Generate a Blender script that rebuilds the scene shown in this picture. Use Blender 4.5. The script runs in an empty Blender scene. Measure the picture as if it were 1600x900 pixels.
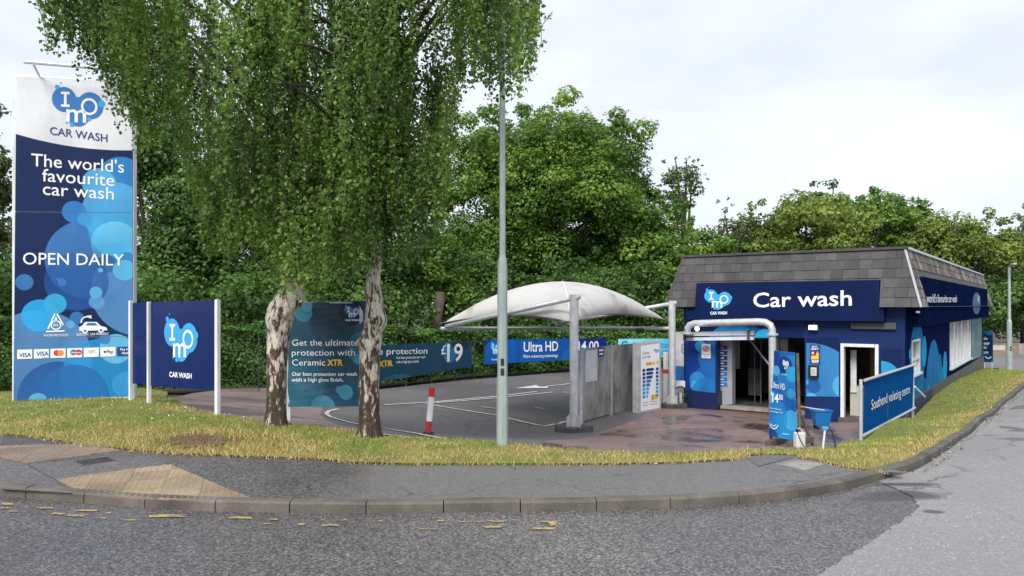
import bpy, math, random
import numpy as np
from mathutils import Vector, Matrix, noise as mnoise
from mathutils.geometry import delaunay_2d_cdt, tessellate_polygon

random.seed(7)
RNG = np.random.default_rng(7)
SC = bpy.context.scene
COL = SC.collection
R = math.radians

# ------------------------------------------------------------------ camera
EYE = 2.1          # metres above the carriageway
F = 1200.0         # focal length in photograph pixels (1600 wide)
HOR = 477.0        # horizon row
cam = bpy.data.cameras.new('camera')
cam.sensor_width = 36.0
cam.lens = 36.0 * F / 1600.0
cam.shift_y = (HOR - 450.0) / 1600.0
cam.clip_end = 2000
cob = bpy.data.objects.new('camera', cam)
cob.location = (0, 0, EYE)
cob.rotation_euler = (R(90), 0, 0)
COL.objects.link(cob)
SC.camera = cob

# ------------------------------------------------------------------ sky, sun, exposure
SUN_EL, SUN_AZ = R(43), R(202)      # high, veiled sun behind the camera
w = bpy.data.worlds.new('World'); SC.world = w; w.use_nodes = True
nt = w.node_tree; nt.nodes.clear()
def wn(t, **k):
    n = nt.nodes.new(t)
    for a, b in k.items(): setattr(n, a, b)
    return n
out = wn('ShaderNodeOutputWorld')
sky = wn('ShaderNodeTexSky'); sky.sky_type = 'NISHITA'; sky.sun_disc = False
sky.sun_elevation = SUN_EL; sky.sun_rotation = SUN_AZ
bg = wn('ShaderNodeBackground'); bg.inputs['Strength'].default_value = 0.10
nt.links.new(sky.outputs[0], bg.inputs[0])
tc = wn('ShaderNodeTexCoord')
mp = wn('ShaderNodeMapping'); mp.inputs['Scale'].default_value = (1.0, 1.0, 2.6)
nt.links.new(tc.outputs['Generated'], mp.inputs[0])
n1 = wn('ShaderNodeTexNoise'); n1.inputs['Scale'].default_value = 1.9; n1.inputs['Detail'].default_value = 6; n1.inputs['Roughness'].default_value = .52
nt.links.new(mp.outputs[0], n1.inputs['Vector'])
rp = wn('ShaderNodeValToRGB'); rp.color_ramp.elements[0].position = .30; rp.color_ramp.elements[1].position = .62
rp.color_ramp.elements[0].color = (.46, .485, .55, 1); rp.color_ramp.elements[1].color = (.67, .715, .785, 1)
nt.links.new(n1.outputs['Fac'], rp.inputs[0])
bg2 = wn('ShaderNodeBackground'); bg2.inputs['Strength'].default_value = 1.0
nt.links.new(rp.outputs[0], bg2.inputs[0])
mx = wn('ShaderNodeMixShader'); mx.inputs[0].default_value = .93      # overcast: cloud covers nearly all of the blue
nt.links.new(bg.outputs[0], mx.inputs[1]); nt.links.new(bg2.outputs[0], mx.inputs[2])
nt.links.new(mx.outputs[0], out.inputs[0])
sl = bpy.data.lights.new('sun', 'SUN'); sl.energy = 2.6; sl.angle = R(28); sl.color = (1, .955, .88)
so = bpy.data.objects.new('sun', sl); COL.objects.link(so)
# same bearing as the sky: rotation measured clockwise from +Y
sd = Vector((math.sin(SUN_AZ) * math.cos(SUN_EL), math.cos(SUN_AZ) * math.cos(SUN_EL), math.sin(SUN_EL)))
so.rotation_euler = sd.to_track_quat('Z', 'Y').to_euler(); so.location = sd * 60
vs = SC.view_settings
vs.view_transform = 'Standard'; vs.look = 'None'; vs.gamma = 1; vs.exposure = 0.66; vs.use_curve_mapping = False
SC.cycles.max_bounces = 5; SC.cycles.diffuse_bounces = 3; SC.cycles.transparent_max_bounces = 6
SC.cycles.glossy_bounces = 2; SC.cycles.transmission_bounces = 3

# ------------------------------------------------------------------ helpers
def ray(px, py): return np.array([(px - 800) / F, 1.0, (HOR - py) / F])
def at(px, py, d): r = ray(px, py); return Vector((r[0] * d, d, EYE + r[2] * d))

def tag(o, label=None, cat=None, group=None, kind=None):
    if label: o['label'] = label
    if cat: o['category'] = cat
    if group: o['group'] = group
    if kind: o['kind'] = kind
    return o

def empty(name, loc, rz=0, **k):
    o = bpy.data.objects.new(name, None); COL.objects.link(o)
    o.location = loc; o.rotation_euler = (0, 0, rz); o.empty_display_size = .1
    return tag(o, **k)

class MB:
    def __init__(s): s.v = []; s.f = []; s.uv = {}
    def add(s, v, f):
        b = len(s.v); s.v += [tuple(p) for p in v]; s.f += [tuple(b + i for i in q) for q in f]; return s
    def box(s, c, d, rz=0, rot=None):
        hx, hy, hz = d[0] / 2, d[1] / 2, d[2] / 2
        m = rot if rot is not None else Matrix.Rotation(rz, 3, 'Z')
        v = [Vector(c) + m @ Vector((x * hx, y * hy, z * hz)) for x in (-1, 1) for y in (-1, 1) for z in (-1, 1)]
        return s.add(v, [(0, 1, 3, 2), (4, 6, 7, 5), (0, 4, 5, 1), (2, 3, 7, 6), (0, 2, 6, 4), (1, 5, 7, 3)])
    def tube(s, pts, rad, n=10, cap=True):
        pts = [Vector(p) for p in pts]
        if not hasattr(rad, '__len__'): rad = [rad] * len(pts)
        b = len(s.v); x = None
        for i, p in enumerate(pts):
            t = (pts[min(i + 1, len(pts) - 1)] - pts[max(i - 1, 0)]).normalized()
            if x is None: x = t.orthogonal().normalized()
            x = (x - t * x.dot(t)).normalized(); y = t.cross(x)
            for k in range(n):
                a = 2 * math.pi * k / n
                s.v.append(tuple(p + (x * math.cos(a) + y * math.sin(a)) * rad[i]))
        for i in range(len(pts) - 1):
            for k in range(n):
                s.f.append((b + i * n + k, b + i * n + (k + 1) % n, b + (i + 1) * n + (k + 1) % n, b + (i + 1) * n + k))
        if cap:
            s.f.append(tuple(b + k for k in reversed(range(n)))); e = b + (len(pts) - 1) * n
            s.f.append(tuple(e + k for k in range(n)))
        return s
    def lathe(s, c, prof, n=14, axis=None):
        c = Vector(c)
        return s.tube([c + Vector((0, 0, z)) for r, z in prof], [r for r, z in prof], n)
    def prism(s, poly, z0, z1):
        n = len(poly); v = [(x, y, z0) for x, y in poly] + [(x, y, z1) for x, y in poly]
        f = [tuple(range(n - 1, -1, -1)), tuple(range(n, 2 * n))] + [(i, (i + 1) % n, n + (i + 1) % n, n + i) for i in range(n)]
        return s.add(v, f)
    def build(s, name, m, parent=None, smooth=False, local=False, bevel=0, **k):
        me = bpy.data.meshes.new(name)
        off = Vector((0, 0, 0))
        v = s.v
        if parent is not None and not local:      # world coordinates -> the (unrotated) parent's space
            off = wloc(parent); v = [(p[0] - off.x, p[1] - off.y, p[2] - off.z) for p in v]
        me.from_pydata(v, [], s.f); me.update()
        if s.uv:
            ul = me.uv_layers.new(name='uv')
            idx = np.empty(len(me.loops), dtype=np.int32); me.loops.foreach_get('vertex_index', idx)
            arr = np.zeros((len(s.v), 2)); 
            for i, t in s.uv.items(): arr[i] = t
            ul.data.foreach_set('uv', arr[idx].ravel())
        if smooth: me.polygons.foreach_set('use_smooth', [True] * len(me.polygons))
        me.materials.append(m)
        o = bpy.data.objects.new(name, me); COL.objects.link(o); o.parent = parent
        if bevel:
            b = o.modifiers.new('bevel', 'BEVEL'); b.width = bevel; b.segments = 2; b.limit_method = 'ANGLE'
        return tag(o, **k)

def wloc(o):
    l = Vector(o.location); p = o.parent
    while p is not None: l += Vector(p.location); p = p.parent
    return l

# ------------------------------------------------------------------ materials
class NT:
    def __init__(s, name):
        s.m = bpy.data.materials.new(name); s.m.use_nodes = True; s.t = s.m.node_tree; s.t.nodes.clear()
        s.out = s.n('ShaderNodeOutputMaterial'); s.p = s.n('ShaderNodeBsdfPrincipled'); s.l(s.p.outputs[0], s.out.inputs[0])
    def n(s, t, **k):
        x = s.t.nodes.new(t)
        for a, b in k.items(): setattr(x, a, b)
        return x
    def l(s, a, b): s.t.links.new(a, b)
    def pos(s): return s.n('ShaderNodeNewGeometry').outputs['Position']
    def obj(s): return s.n('ShaderNodeTexCoord').outputs['Object']
    def noise(s, vec, scale, detail=4, rough=.55, sc=None):
        if sc is not None:
            m = s.n('ShaderNodeMapping'); m.inputs['Scale'].default_value = sc; s.l(vec, m.inputs[0]); vec = m.outputs[0]
        x = s.n('ShaderNodeTexNoise'); x.inputs['Scale'].default_value = scale; x.inputs['Detail'].default_value = detail
        x.inputs['Roughness'].default_value = rough; s.l(vec, x.inputs['Vector']); return x.outputs['Fac']
    def voro(s, vec, scale, out='Color', feature='F1'):
        x = s.n('ShaderNodeTexVoronoi'); x.feature = feature; x.inputs['Scale'].default_value = scale; s.l(vec, x.inputs['Vector']); return x.outputs[out]
    def ramp(s, fac, stops, interp='LINEAR'):
        x = s.n('ShaderNodeValToRGB'); cr = x.color_ramp; cr.interpolation = interp
        while len(cr.elements) < len(stops): cr.elements.new(.5)
        for e, (p, c) in zip(cr.elements, stops):
            e.position = p; e.color = (c, c, c, 1) if not hasattr(c, '__len__') else (*c, 1)
        s.l(fac, x.inputs[0]); return x.outputs[0]
    def mix(s, fac, a, b, mode='MIX'):
        x = s.n('ShaderNodeMix'); x.data_type = 'RGBA'; x.blend_type = mode
        for v, i in ((fac, 0), (a, 6), (b, 7)):
            if hasattr(v, 'is_linked'): s.l(v, x.inputs[i])
            elif i == 0: x.inputs[0].default_value = v
            else: x.inputs[i].default_value = (*v, 1)
        return x.outputs[2]
    def math(s, op, a, b=None, clamp=False):
        x = s.n('ShaderNodeMath'); x.operation = op; x.use_clamp = clamp
        for i, v in enumerate((a, b)):
            if v is None: continue
            if hasattr(v, 'is_linked'): s.l(v, x.inputs[i])
            else: x.inputs[i].default_value = v
        return x.outputs[0]
    def col(s, c):
        if hasattr(c, 'is_linked'): s.l(c, s.p.inputs['Base Color'])
        else: s.p.inputs['Base Color'].default_value = (*c, 1)
    def set(s, **k):
        for a, b in k.items():
            i = s.p.inputs[a.replace('_', ' ')]
            if hasattr(b, 'is_linked'): s.l(b, i)
            else: i.default_value = b
    def bump(s, h, strength=.3, dist=.01):
        x = s.n('ShaderNodeBump'); x.inputs['Strength'].default_value = strength; x.inputs['Distance'].default_value = dist
        s.l(h, x.inputs['Height']); s.l(x.outputs[0], s.p.inputs['Normal'])

def paint(name, c, rough=.45, var=.14, scale=3.0, metal=0.0, bump=0, dirt=0.0, dirtc=(.12, .10, .08), spec=.5):
    t = NT(name); p = t.pos()
    n = t.noise(p, scale, 5)
    a = t.mix(t.ramp(n, [(.3, 0), (.7, 1)]), tuple(x * (1 - var) for x in c), tuple(min(1, x * (1 + var)) for x in c))
    if dirt:
        d = t.ramp(t.noise(p, scale * 1.7, 7, .65, (1, 1, .25)), [(.45, 0), (.75, dirt)])
        a = t.mix(d, a, dirtc)
    t.col(a); t.set(Roughness=rough, Metallic=metal)
    t.p.inputs['Specular IOR Level'].default_value = spec
    if bump: t.bump(t.noise(p, scale * 8, 4), bump, .01)
    return t.m

def emit(name, c, s):
    t = NT(name); t.col(c); t.p.inputs['Emission Color'].default_value = (*c, 1); t.p.inputs['Emission Strength'].default_value = s
    return t.m

def bubbles(name, base, circ, rough=.35, grad=None, spec=.3):
    """flat print: translucent discs over a ground colour, in the panel's own metres (UV). circ: (u, v, r, colour, alpha top, alpha bottom)"""
    t = NT(name); uv = t.n('ShaderNodeUVMap').outputs[0]
    sp = t.n('ShaderNodeSeparateXYZ'); t.l(uv, sp.inputs[0]); c = base
    if grad:
        (v0, c0), (v1, c1) = grad
        g = t.n('ShaderNodeMapRange'); t.l(sp.outputs[1], g.inputs[0]); g.inputs[1].default_value = v0; g.inputs[2].default_value = v1
        c = t.mix(g.outputs[0], c0, c1)
    for (u, v, r, cc, a1, a0) in circ:
        d = t.n('ShaderNodeVectorMath'); d.operation = 'DISTANCE'; t.l(uv, d.inputs[0]); d.inputs[1].default_value = (u, v, 0)
        m = t.n('ShaderNodeMapRange'); t.l(d.outputs['Value'], m.inputs[0])
        m.inputs[1].default_value = r + .006; m.inputs[2].default_value = r - .006
        g = t.n('ShaderNodeMapRange'); t.l(sp.outputs[1], g.inputs[0]); g.inputs[1].default_value = v - r; g.inputs[2].default_value = v + r
        g.inputs[3].default_value = a0; g.inputs[4].default_value = a1
        c = t.mix(t.math('MULTIPLY', m.outputs[0], g.outputs[0]), c, cc)
    # weathering
    wv = t.ramp(t.noise(t.pos(), 2.0, 6, .6, (1, 1, .35)), [(.35, .82), (.7, 1.0)])
    if hasattr(c, 'is_linked') or circ: c = t.mix(1.0, c, wv, 'MULTIPLY')
    t.col(c); t.set(Roughness=rough); t.p.inputs['Specular IOR Level'].default_value = spec
    return t.m

NAVY = (.003, .017, .085); BLUE = (.012, .085, .33); MID = (.045, .19, .50); CYAN = (.02, .40, .82); PALE = (.16, .50, .80)
M = {}
M['white'] = paint('white_print', (.80, .81, .83), .4, .03)
M['white_metal'] = paint('white_metal', (.72, .74, .77), .35, .06, dirt=.25)
M['navy'] = paint('navy_paint', (.003, .022, .105), .5, .14, 1.4, dirt=.12, dirtc=(.03, .04, .10), spec=.25)
M['navy_print'] = paint('navy_print', (.01, .04, .20), .4, .04)
M['lblue'] = paint('light_blue_print', (.03, .33, .70), .4, .05)
M['mblue'] = paint('mid_blue_print', (.02, .16, .47), .4, .05)
M['yellow_print'] = paint('yellow_print', (.75, .50, .03), .45, .06)
M['orange_print'] = paint('orange_print', (.70, .27, .03), .45, .06)
M['red_print'] = paint('red_print', (.62, .03, .03), .45, .06)
M['grey_print'] = paint('grey_print', (.30, .32, .35), .5, .06)
M['black'] = paint('black_plastic', (.012, .012, .014), .5, .2)
M['galv'] = paint('galvanised_steel', (.52, .54, .56), .45, .14, 6, .3, dirt=.25)
M['lamp_paint'] = paint('grey_green_paint', (.33, .39, .385), .5, .10, 5, .1, dirt=.45, dirtc=(.11, .13, .10))
M['alu'] = paint('aluminium', (.56, .58, .60), .38, .06, 6, .6)
M['stain'] = None
M['rubber'] = paint('black_rubber', (.018, .018, .018), .7, .2)
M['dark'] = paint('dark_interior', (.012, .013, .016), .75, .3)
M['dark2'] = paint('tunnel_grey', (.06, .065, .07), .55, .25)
M['brush'] = paint('black_bristle', (.035, .040, .065), .9, .4, 30)
M['grime'] = paint('grimy_steel', (.10, .095, .09), .6, .35, 4, .3, dirt=.6)
M['bucket'] = paint('blue_plastic', (.01, .15, .40), .35, .1)
M['can'] = paint('white_plastic', (.62, .64, .64), .4, .1, 6, dirt=.3)
M['wood'] = paint('inside_wood', (.26, .15, .07), .5, .25, 6)
M['cream'] = paint('cream_cabinet', (.45, .44, .38), .5, .1)
M['concrete'] = paint('concrete', (.27, .26, .24), .85, .18, 4, bump=.4, dirt=.4)
M['timber'] = paint('weathered_timber', (.10, .085, .065), .8, .35, 8)

def m_steelpanel():
    t = NT('stained_steel'); p = t.pos()
    n = t.noise(p, 1.7, 6, .6, (1, 1, .6)); s = t.noise(p, 7, 5, .6, (1, 1, .12))
    c = t.ramp(n, [(.30, (.14, .125, .10)), (.47, (.34, .33, .31)), (.66, (.50, .51, .51))])
    c = t.mix(t.ramp(s, [(.5, 0), (.78, .7)]), c, (.16, .11, .065))
    t.col(c); t.set(Metallic=.45, Roughness=t.ramp(n, [(.3, .65), (.7, .36)])); return t.m
M['stain'] = m_steelpanel()

def m_road(name, tint, lo, hi, sc, damp, big, rough=(.42, .72), stain=False, pale=None, cracks=0):
    t = NT(name); p = t.pos()
    v = t.voro(p, sc); sep = t.n('ShaderNodeSeparateColor'); t.l(v, sep.inputs[0])
    v2 = t.voro(p, sc * .55); sep2 = t.n('ShaderNodeSeparateColor'); t.l(v2, sep2.inputs[0])
    a = t.math('ADD', t.math('MULTIPLY', sep.outputs[0], .5), t.math('MULTIPLY', sep2.outputs[1], .5))
    g = t.ramp(a, [(.16, lo), (.55, (lo + hi) * .42), (.86, hi), (.97, hi * 1.35)])
    c = t.mix(1.0, g, tint, 'MULTIPLY')
    n = t.noise(p, big, 6, .6); n2 = t.noise(p, big * 5, 5, .6)
    c = t.mix(t.ramp(n, [(.36, damp), (.62, 0)]), c, (.030, .026, .027))
    c = t.mix(t.ramp(n2, [(.58, 0), (.82, .35)]), c, tuple(.17 * x for x in tint))
    rg_ = t.ramp(n, [(.35, rough[0]), (.65, rough[1])])
    if pale:      # the newer, paler resurfaced length of the footway
        sp = t.n('ShaderNodeSeparateXYZ'); t.l(p, sp.inputs[0]); k = t.ramp(t.math('ADD', t.math('MULTIPLY', t.math('ADD', sp.outputs[0], 2.2), .5), t.math('MULTIPLY', n2, .5)), [(.25, 0), (.55, .8)])
        c = t.mix(k, c, t.mix(1, t.ramp(a, [(.1, .10), (.9, .195)]), tint, 'MULTIPLY'))
    if stain:     # damp patch left where water drains at the kerb
        for (u, v, ru, rv, w_) in STAINS:
            q = t.n('ShaderNodeVectorMath'); q.operation = 'SUBTRACT'; t.l(p, q.inputs[0]); q.inputs[1].default_value = (u, v, 0)
            q2 = t.n('ShaderNodeVectorMath'); q2.operation = 'MULTIPLY'; t.l(q.outputs[0], q2.inputs[0]); q2.inputs[1].default_value = (1 / ru, 1 / rv, 0)
            q3 = t.n('ShaderNodeVectorMath'); q3.operation = 'LENGTH'; t.l(q2.outputs[0], q3.inputs[0])
            d = t.math('ADD', q3.outputs['Value'], t.math('MULTIPLY', t.math('SUBTRACT', t.noise(p, 3.2, 5, .6), .5), .9))
            k = t.ramp(d, [(.55, w_), (.95, 0)]); c = t.mix(k, c, (.035, .035, .04)); rg_ = t.mix(k, rg_, (.38, .38, .38))
    if cracks:
        q = t.n('ShaderNodeTexNoise'); q.inputs['Scale'].default_value = 1.3; q.inputs['Detail'].default_value = 5; t.l(p, q.inputs['Vector'])
        vm = t.n('ShaderNodeVectorMath'); vm.operation = 'MULTIPLY_ADD'; t.l(q.outputs['Color'], vm.inputs[0]); vm.inputs[1].default_value = (.9, .9, 0); t.l(p, vm.inputs[2])
        e = t.voro(vm.outputs[0], cracks, 'Distance', 'DISTANCE_TO_EDGE'); k = t.math('MULTIPLY', t.ramp(e, [(.0, 1), (.010, 0)]), t.ramp(t.noise(p, .8, 3), [(.46, 0), (.6, .8)])); c = t.mix(k, c, (.03, .027, .025))
    t.col(c); t.set(Roughness=rg_)
    t.bump(a, .55, .012); return t.m
STAINS = [(4.62, 9.0, .50, .13, .95), (4.32, 8.48, .50, .30, .95), (3.95, 8.3, .42, .13, .8), (4.25, 7.75, .13, .09, .9)]
M['road'] = m_road('asphalt_road', (1.0, .93, .935), .04, .27, 84, .50, .22, rough=(.34, .62), stain=True)
M['smooth_road'] = m_road('worn_asphalt', (1, .975, .97), .21, .34, 95, .15, .30, stain=True, cracks=.3)
M['pavement'] = m_road('asphalt_pavement', (1, .94, .925), .035, .21, 88, .60, .35, rough=(.32, .6), pale=True, cracks=.55)
M['carpark'] = m_road('asphalt_car_park', (1, .93, .93), .095, .22, 60, .32, .20, cracks=.25)
M['far_road'] = m_road('far_asphalt', (1, .95, .98), .16, .26, 30, .1, .1)

def m_forecourt():
    t = NT('red_tarmac'); p = t.pos()
    n = t.noise(p, .55, 7, .62); s = t.noise(p, 1.1, 6, .6, (1, .45, 1))
    c = t.ramp(n, [(.3, (.11, .072, .066)), (.55, (.215, .135, .12)), (.75, (.29, .20, .18))])
    c = t.mix(t.ramp(s, [(.52, 0), (.60, .85)]), c, (.045, .034, .036))
    sp = t.voro(p, 60); q = t.n('ShaderNodeSeparateColor'); t.l(sp, q.inputs[0])
    c = t.mix(.35, c, t.mix(1, c, t.ramp(q.outputs[0], [(0, .5), (1, 1.5)]), 'MULTIPLY'))
    t.col(c); t.set(Roughness=t.ramp(s, [(.48, .5), (.62, .16)])); t.bump(q.outputs[0], .3, .008); return t.m
M['forecourt'] = m_forecourt()
def m_path():
    t = NT('pink_tarmac'); p = t.pos(); n = t.noise(p, .8, 6)
    c = t.ramp(n, [(.3, (.13, .095, .088)), (.7, (.30, .22, .20))]); q = t.n('ShaderNodeSeparateColor'); t.l(t.voro(p, 60), q.inputs[0])
    t.col(t.mix(1, c, t.ramp(q.outputs[0], [(0, .7), (1, 1.3)]), 'MULTIPLY')); t.set(Roughness=.6); return t.m
M['path'] = m_path()
M['line'] = None
def m_line(name, c, wear):
    t = NT(name); p = t.pos(); n = t.noise(p, 16, 6, .75)
    t.col(t.mix(t.ramp(n, [(.44, 0), (.6, wear)]), c, (.13, .12, .12))); t.set(Roughness=.6); return t.m
M['line'] = m_line('white_line_paint', (.66, .66, .65), .6)
M['yline'] = m_line('yellow_line_paint', (.46, .34, .10), .9)
def m_kerb():
    t = NT('kerb_concrete'); p = t.pos(); n = t.noise(p, 2.2, 6, .6); n2 = t.noise(p, 60, 3)
    c = t.ramp(n, [(.3, (.062, .055, .048)), (.6, (.125, .11, .096)), (.8, (.20, .18, .16))])
    t.col(t.mix(.5, c, t.mix(1, c, t.ramp(n2, [(.3, .6), (.7, 1.4)]), 'MULTIPLY'))); t.set(Roughness=.8); t.bump(n2, .35, .006); return t.m
M['kerb'] = m_kerb()
def m_slab(name, a, b, r0=.82, r1=1.12, streak=False):
    t = NT(name); p = t.pos(); n = t.noise(p, 1.6, 6, .6); n2 = t.noise(p, 40, 3)
    i = t.n('ShaderNodeObjectInfo').outputs['Random']
    c = t.mix(t.ramp(n, [(.3, 0), (.7, 1)]), a, b); c = t.mix(1, c, t.ramp(i, [(0, r0), (1, r1)]), 'MULTIPLY')
    c = t.mix(1, c, t.ramp(n2, [(.3, .75), (.7, 1.2)]), 'MULTIPLY')
    if streak: c = t.mix(t.ramp(t.noise(t.pos(), 1.6, 5, .6, (1, 1, .3)), [(.53, 0), (.61, .7)]), c, (.42, .41, .39))
    t.col(c); t.set(Roughness=.75); return t.m
M['buff'] = m_slab('buff_paving', (.21, .155, .098), (.34, .26, .172))
M['buff_worn'] = m_slab('worn_buff_paving', (.20, .15, .115), (.27, .215, .17))
M['slate'] = m_slab('roof_slate', (.044, .042, .044), (.080, .077, .081), .7, 1.2)
M['slate_pale'] = m_slab('lichen_slate', (.060, .050, .040), (.115, .098, .08), .6, 1.35, True)
def m_bark():
    t = NT('birch_bark'); p = t.obj(); sp = t.n('ShaderNodeSeparateXYZ'); t.l(p, sp.inputs[0])
    a = t.noise(p, 9, 6, .65, (1.6, 1.6, .42)); b = t.noise(p, 26, 5, .6, (1, 1, .5)); 
    wv = t.noise(p, 20, 4, .6, (.4, .4, 3.0))
    h = t.n('ShaderNodeMapRange'); t.l(sp.outputs[2], h.inputs[0]); h.inputs[1].default_value = .1; h.inputs[2].default_value = 2.2; h.inputs[3].default_value = .055; h.inputs[4].default_value = -.05
    m = t.math('ADD', t.math('ADD', t.math('MULTIPLY', a, .75), t.math('MULTIPLY', b, .25)), h.outputs[0])
    c = t.ramp(m, [(.39, (.60, .56, .50)), (.47, (.44, .39, .33)), (.505, (.07, .048, .033)), (.66, (.022, .015, .011))])
    c = t.mix(t.ramp(wv, [(.56, 0), (.66, .5)]), c, (.16, .12, .09))
    t.col(c); t.set(Roughness=.85); t.bump(t.math('SUBTRACT', 1.0, m), 1.0, .04); return t.m
M['birch'] = m_bark()
M['bark'] = paint('grey_bark', (.055, .045, .035), .9, .4, 6, bump=.6)
M['twig'] = paint('twig_bark', (.05, .034, .024), .9, .3, 6)
def m_leaf(name, dark, mid, lite, trans=.3, rough=.5):
    t = NT(name); a = t.n('ShaderNodeAttribute'); a.attribute_name = 'tone'
    n = t.noise(t.pos(), .55, 3)
    f = t.math('ADD', t.math('MULTIPLY', a.outputs['Fac'], .72), t.math('MULTIPLY', t.ramp(n, [(.3, 0), (.7, 1)]), .28))
    c = t.ramp(f, [(.08, dark), (.5, mid), (.95, lite)])
    t.col(c); t.set(Roughness=rough); t.p.inputs['Specular IOR Level'].default_value = .35
    tr = t.n('ShaderNodeBsdfTranslucent'); t.l(c, tr.inputs[0])
    mxn = t.n('ShaderNodeMixShader'); mxn.inputs[0].default_value = trans
    t.l(t.p.outputs[0], mxn.inputs[1]); t.l(tr.outputs[0], mxn.inputs[2]); t.l(mxn.outputs[0], t.out.inputs[0]); return t.m
M['leaf_birch'] = m_leaf('birch_leaf', (.045, .095, .018), (.19, .325, .062), (.50, .64, .19), .52)
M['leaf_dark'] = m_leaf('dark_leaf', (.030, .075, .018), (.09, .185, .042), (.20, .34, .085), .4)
M['leaf_green'] = m_leaf('green_leaf', (.030, .080, .014), (.115, .235, .034), (.29, .43, .075), .35)
M['leaf_yellow'] = m_leaf('yellow_leaf', (.06, .10, .018), (.18, .25, .045), (.32, .40, .09), .35)
M['leaf_olive'] = m_leaf('olive_leaf', (.05, .075, .025), (.12, .165, .055), (.24, .29, .11), .35)
M['leaf_hedge'] = m_leaf('hedge_leaf', (.03, .08, .014), (.085, .20, .036), (.20, .36, .075))

# ------------------------------------------------------------------ terrain: smooth sheet through measured spots
def gp(px, py, d): p = at(px, py, d); return (p.x, p.y, p.z)
CTRL = [(x, y, .11) for x, y in ((-30, -8), (0, -8), (30, -8), (-20, 3), (-8, 4), (0, 4), (7, 4), (14, 3), (-6, 8.6), (-2.5, 8), (1, 8), (3, 8.5))]
CTRL += [(-12, 10, .14), (4.7, 9.5, .09), (5.33, 10.04, .07), (6.9, 12.1, -.04), (7.97, 13.6, -.14), (10.0, 16.4, -.29), (13.26, 20.8, -.49), (18.4, 27.5, -.69), (13, 12, .0), (24, 20, -.35), (32, 45, -1.25)]
CTRL += [gp(785, 695, 11.0), gp(578, 682, 11.5), gp(430, 663, 11.9), gp(341, 648, 13.3), gp(205, 625, 15.1), gp(20, 626, 15.4),
         gp(345, 603, 24), gp(593, 605, 27), gp(737, 590, 32), gp(890, 578, 38), gp(897, 672, 18.7), gp(1050, 635, 24), gp(910, 658, 20.55),
         gp(671, 672, 16.3), gp(1100, 708, 10.7), gp(1576, 577, 42), gp(300, 622, 19), gp(1348, 689, 15.3), gp(1428, 657, 20),
         gp(1210, 693, 12.6), gp(1283, 668, 16.6)]
CTRL += [(10.97, 21.5, -1.22), (5.66, 25.3, -1.23), (8.3, 23.4, -1.23), (13, 34, -1.25), (25, 41, -1.3), (20, 45, -1.35), (-18, 20, .1), (-30, 30, -.2), (0, 60, -1.4), (40, 70, -1.6), (-50, 70, -.8),
         (110, 0, -.2), (-110, 0, .3), (0, 140, -1.6), (100, 120, -1.8), (-100, 120, -.8), (0, -80, .2), (90, -60, .1), (-90, -60, .3)]
_P = np.array(CTRL, float); _n = len(_P)
def _U(r2): return np.where(r2 > 1e-12, .5 * r2 * np.log(np.maximum(r2, 1e-12)), 0)
_K = _U(((_P[:, None, :2] - _P[None, :, :2]) ** 2).sum(-1)) + np.eye(_n) * .12
_Q = np.hstack([np.ones((_n, 1)), _P[:, :2]])
_A = np.block([[_K, _Q], [_Q.T, np.zeros((3, 3))]])
_W = np.linalg.solve(_A, np.concatenate([_P[:, 2], np.zeros(3)]))
def T(xy):
    xy = np.atleast_2d(np.asarray(xy, float)); xy = np.clip(xy, -140, 150)
    o = np.empty(len(xy))
    for i in range(0, len(xy), 20000):
        q = xy[i:i + 20000]
        o[i:i + 20000] = _U(((q[:, None] - _P[None, :, :2]) ** 2).sum(-1)) @ _W[:_n] + _W[_n] + q @ _W[_n + 1:]
    return o
def Tz(x, y): return float(T([(x, y)])[0])
_YY = np.concatenate([np.linspace(3, 40, 900), np.linspace(40.2, 110, 300)])
def G(px, py, off=0.0):
    """point where the line of sight through a photograph pixel meets the ground"""
    r = ray(px, py); xy = np.stack([r[0] * _YY, _YY], 1)
    h = EYE + r[2] * _YY - (T(xy) + off); k = np.argmax(h < 0)
    if h[k] >= 0: k = len(_YY) - 1
    a = h[k - 1] / (h[k - 1] - h[k]) if k > 0 and h[k] < 0 else 0
    d = _YY[k - 1] + a * (_YY[k] - _YY[k - 1]); return (float(r[0] * d), float(d))

def inpoly(pts, poly):
    x, y = pts[:, 0], pts[:, 1]; c = np.zeros(len(pts), bool); n = len(poly)
    for i in range(n):
        x1, y1 = poly[i]; x2, y2 = poly[(i + 1) % n]
        if y1 == y2: continue
        c ^= ((y1 > y) != (y2 > y)) & (x < (x2 - x1) * (y - y1) / (y2 - y1) + x1)
    return c
def sheet(name, poly, off, m, step=.6, parent=None, kind='structure', zfun=None, **k):
    poly = [tuple(p) for p in poly]; ring = []
    for i, p in enumerate(poly):
        q = poly[(i + 1) % len(poly)]; L = math.dist(p, q); n = max(1, int(L / step))
        ring += [(p[0] + (q[0] - p[0]) * j / n, p[1] + (q[1] - p[1]) * j / n) for j in range(n)]
    A = np.array(ring); x0, y0 = A.min(0); x1, y1 = A.max(0)
    gx, gy = np.meshgrid(np.arange(x0 + step / 2, x1, step), np.arange(y0 + step / 2, y1, step)); g = np.stack([gx.ravel(), gy.ravel()], 1)
    g = g[inpoly(g, poly)]
    vs_ = [Vector(p) for p in ring] + [Vector(p) for p in g]
    v, e, f, *_ = delaunay_2d_cdt(vs_, [], [list(range(len(ring)))], 1, 1e-5)
    xy = np.array([(p.x, p.y) for p in v]); z = T(xy) + off
    b = MB(); b.add(np.column_stack([xy, z]).tolist(), [tuple(q) for q in f])
    o = b.build(name, m, parent, kind=kind, smooth=True, **k); return o

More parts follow.
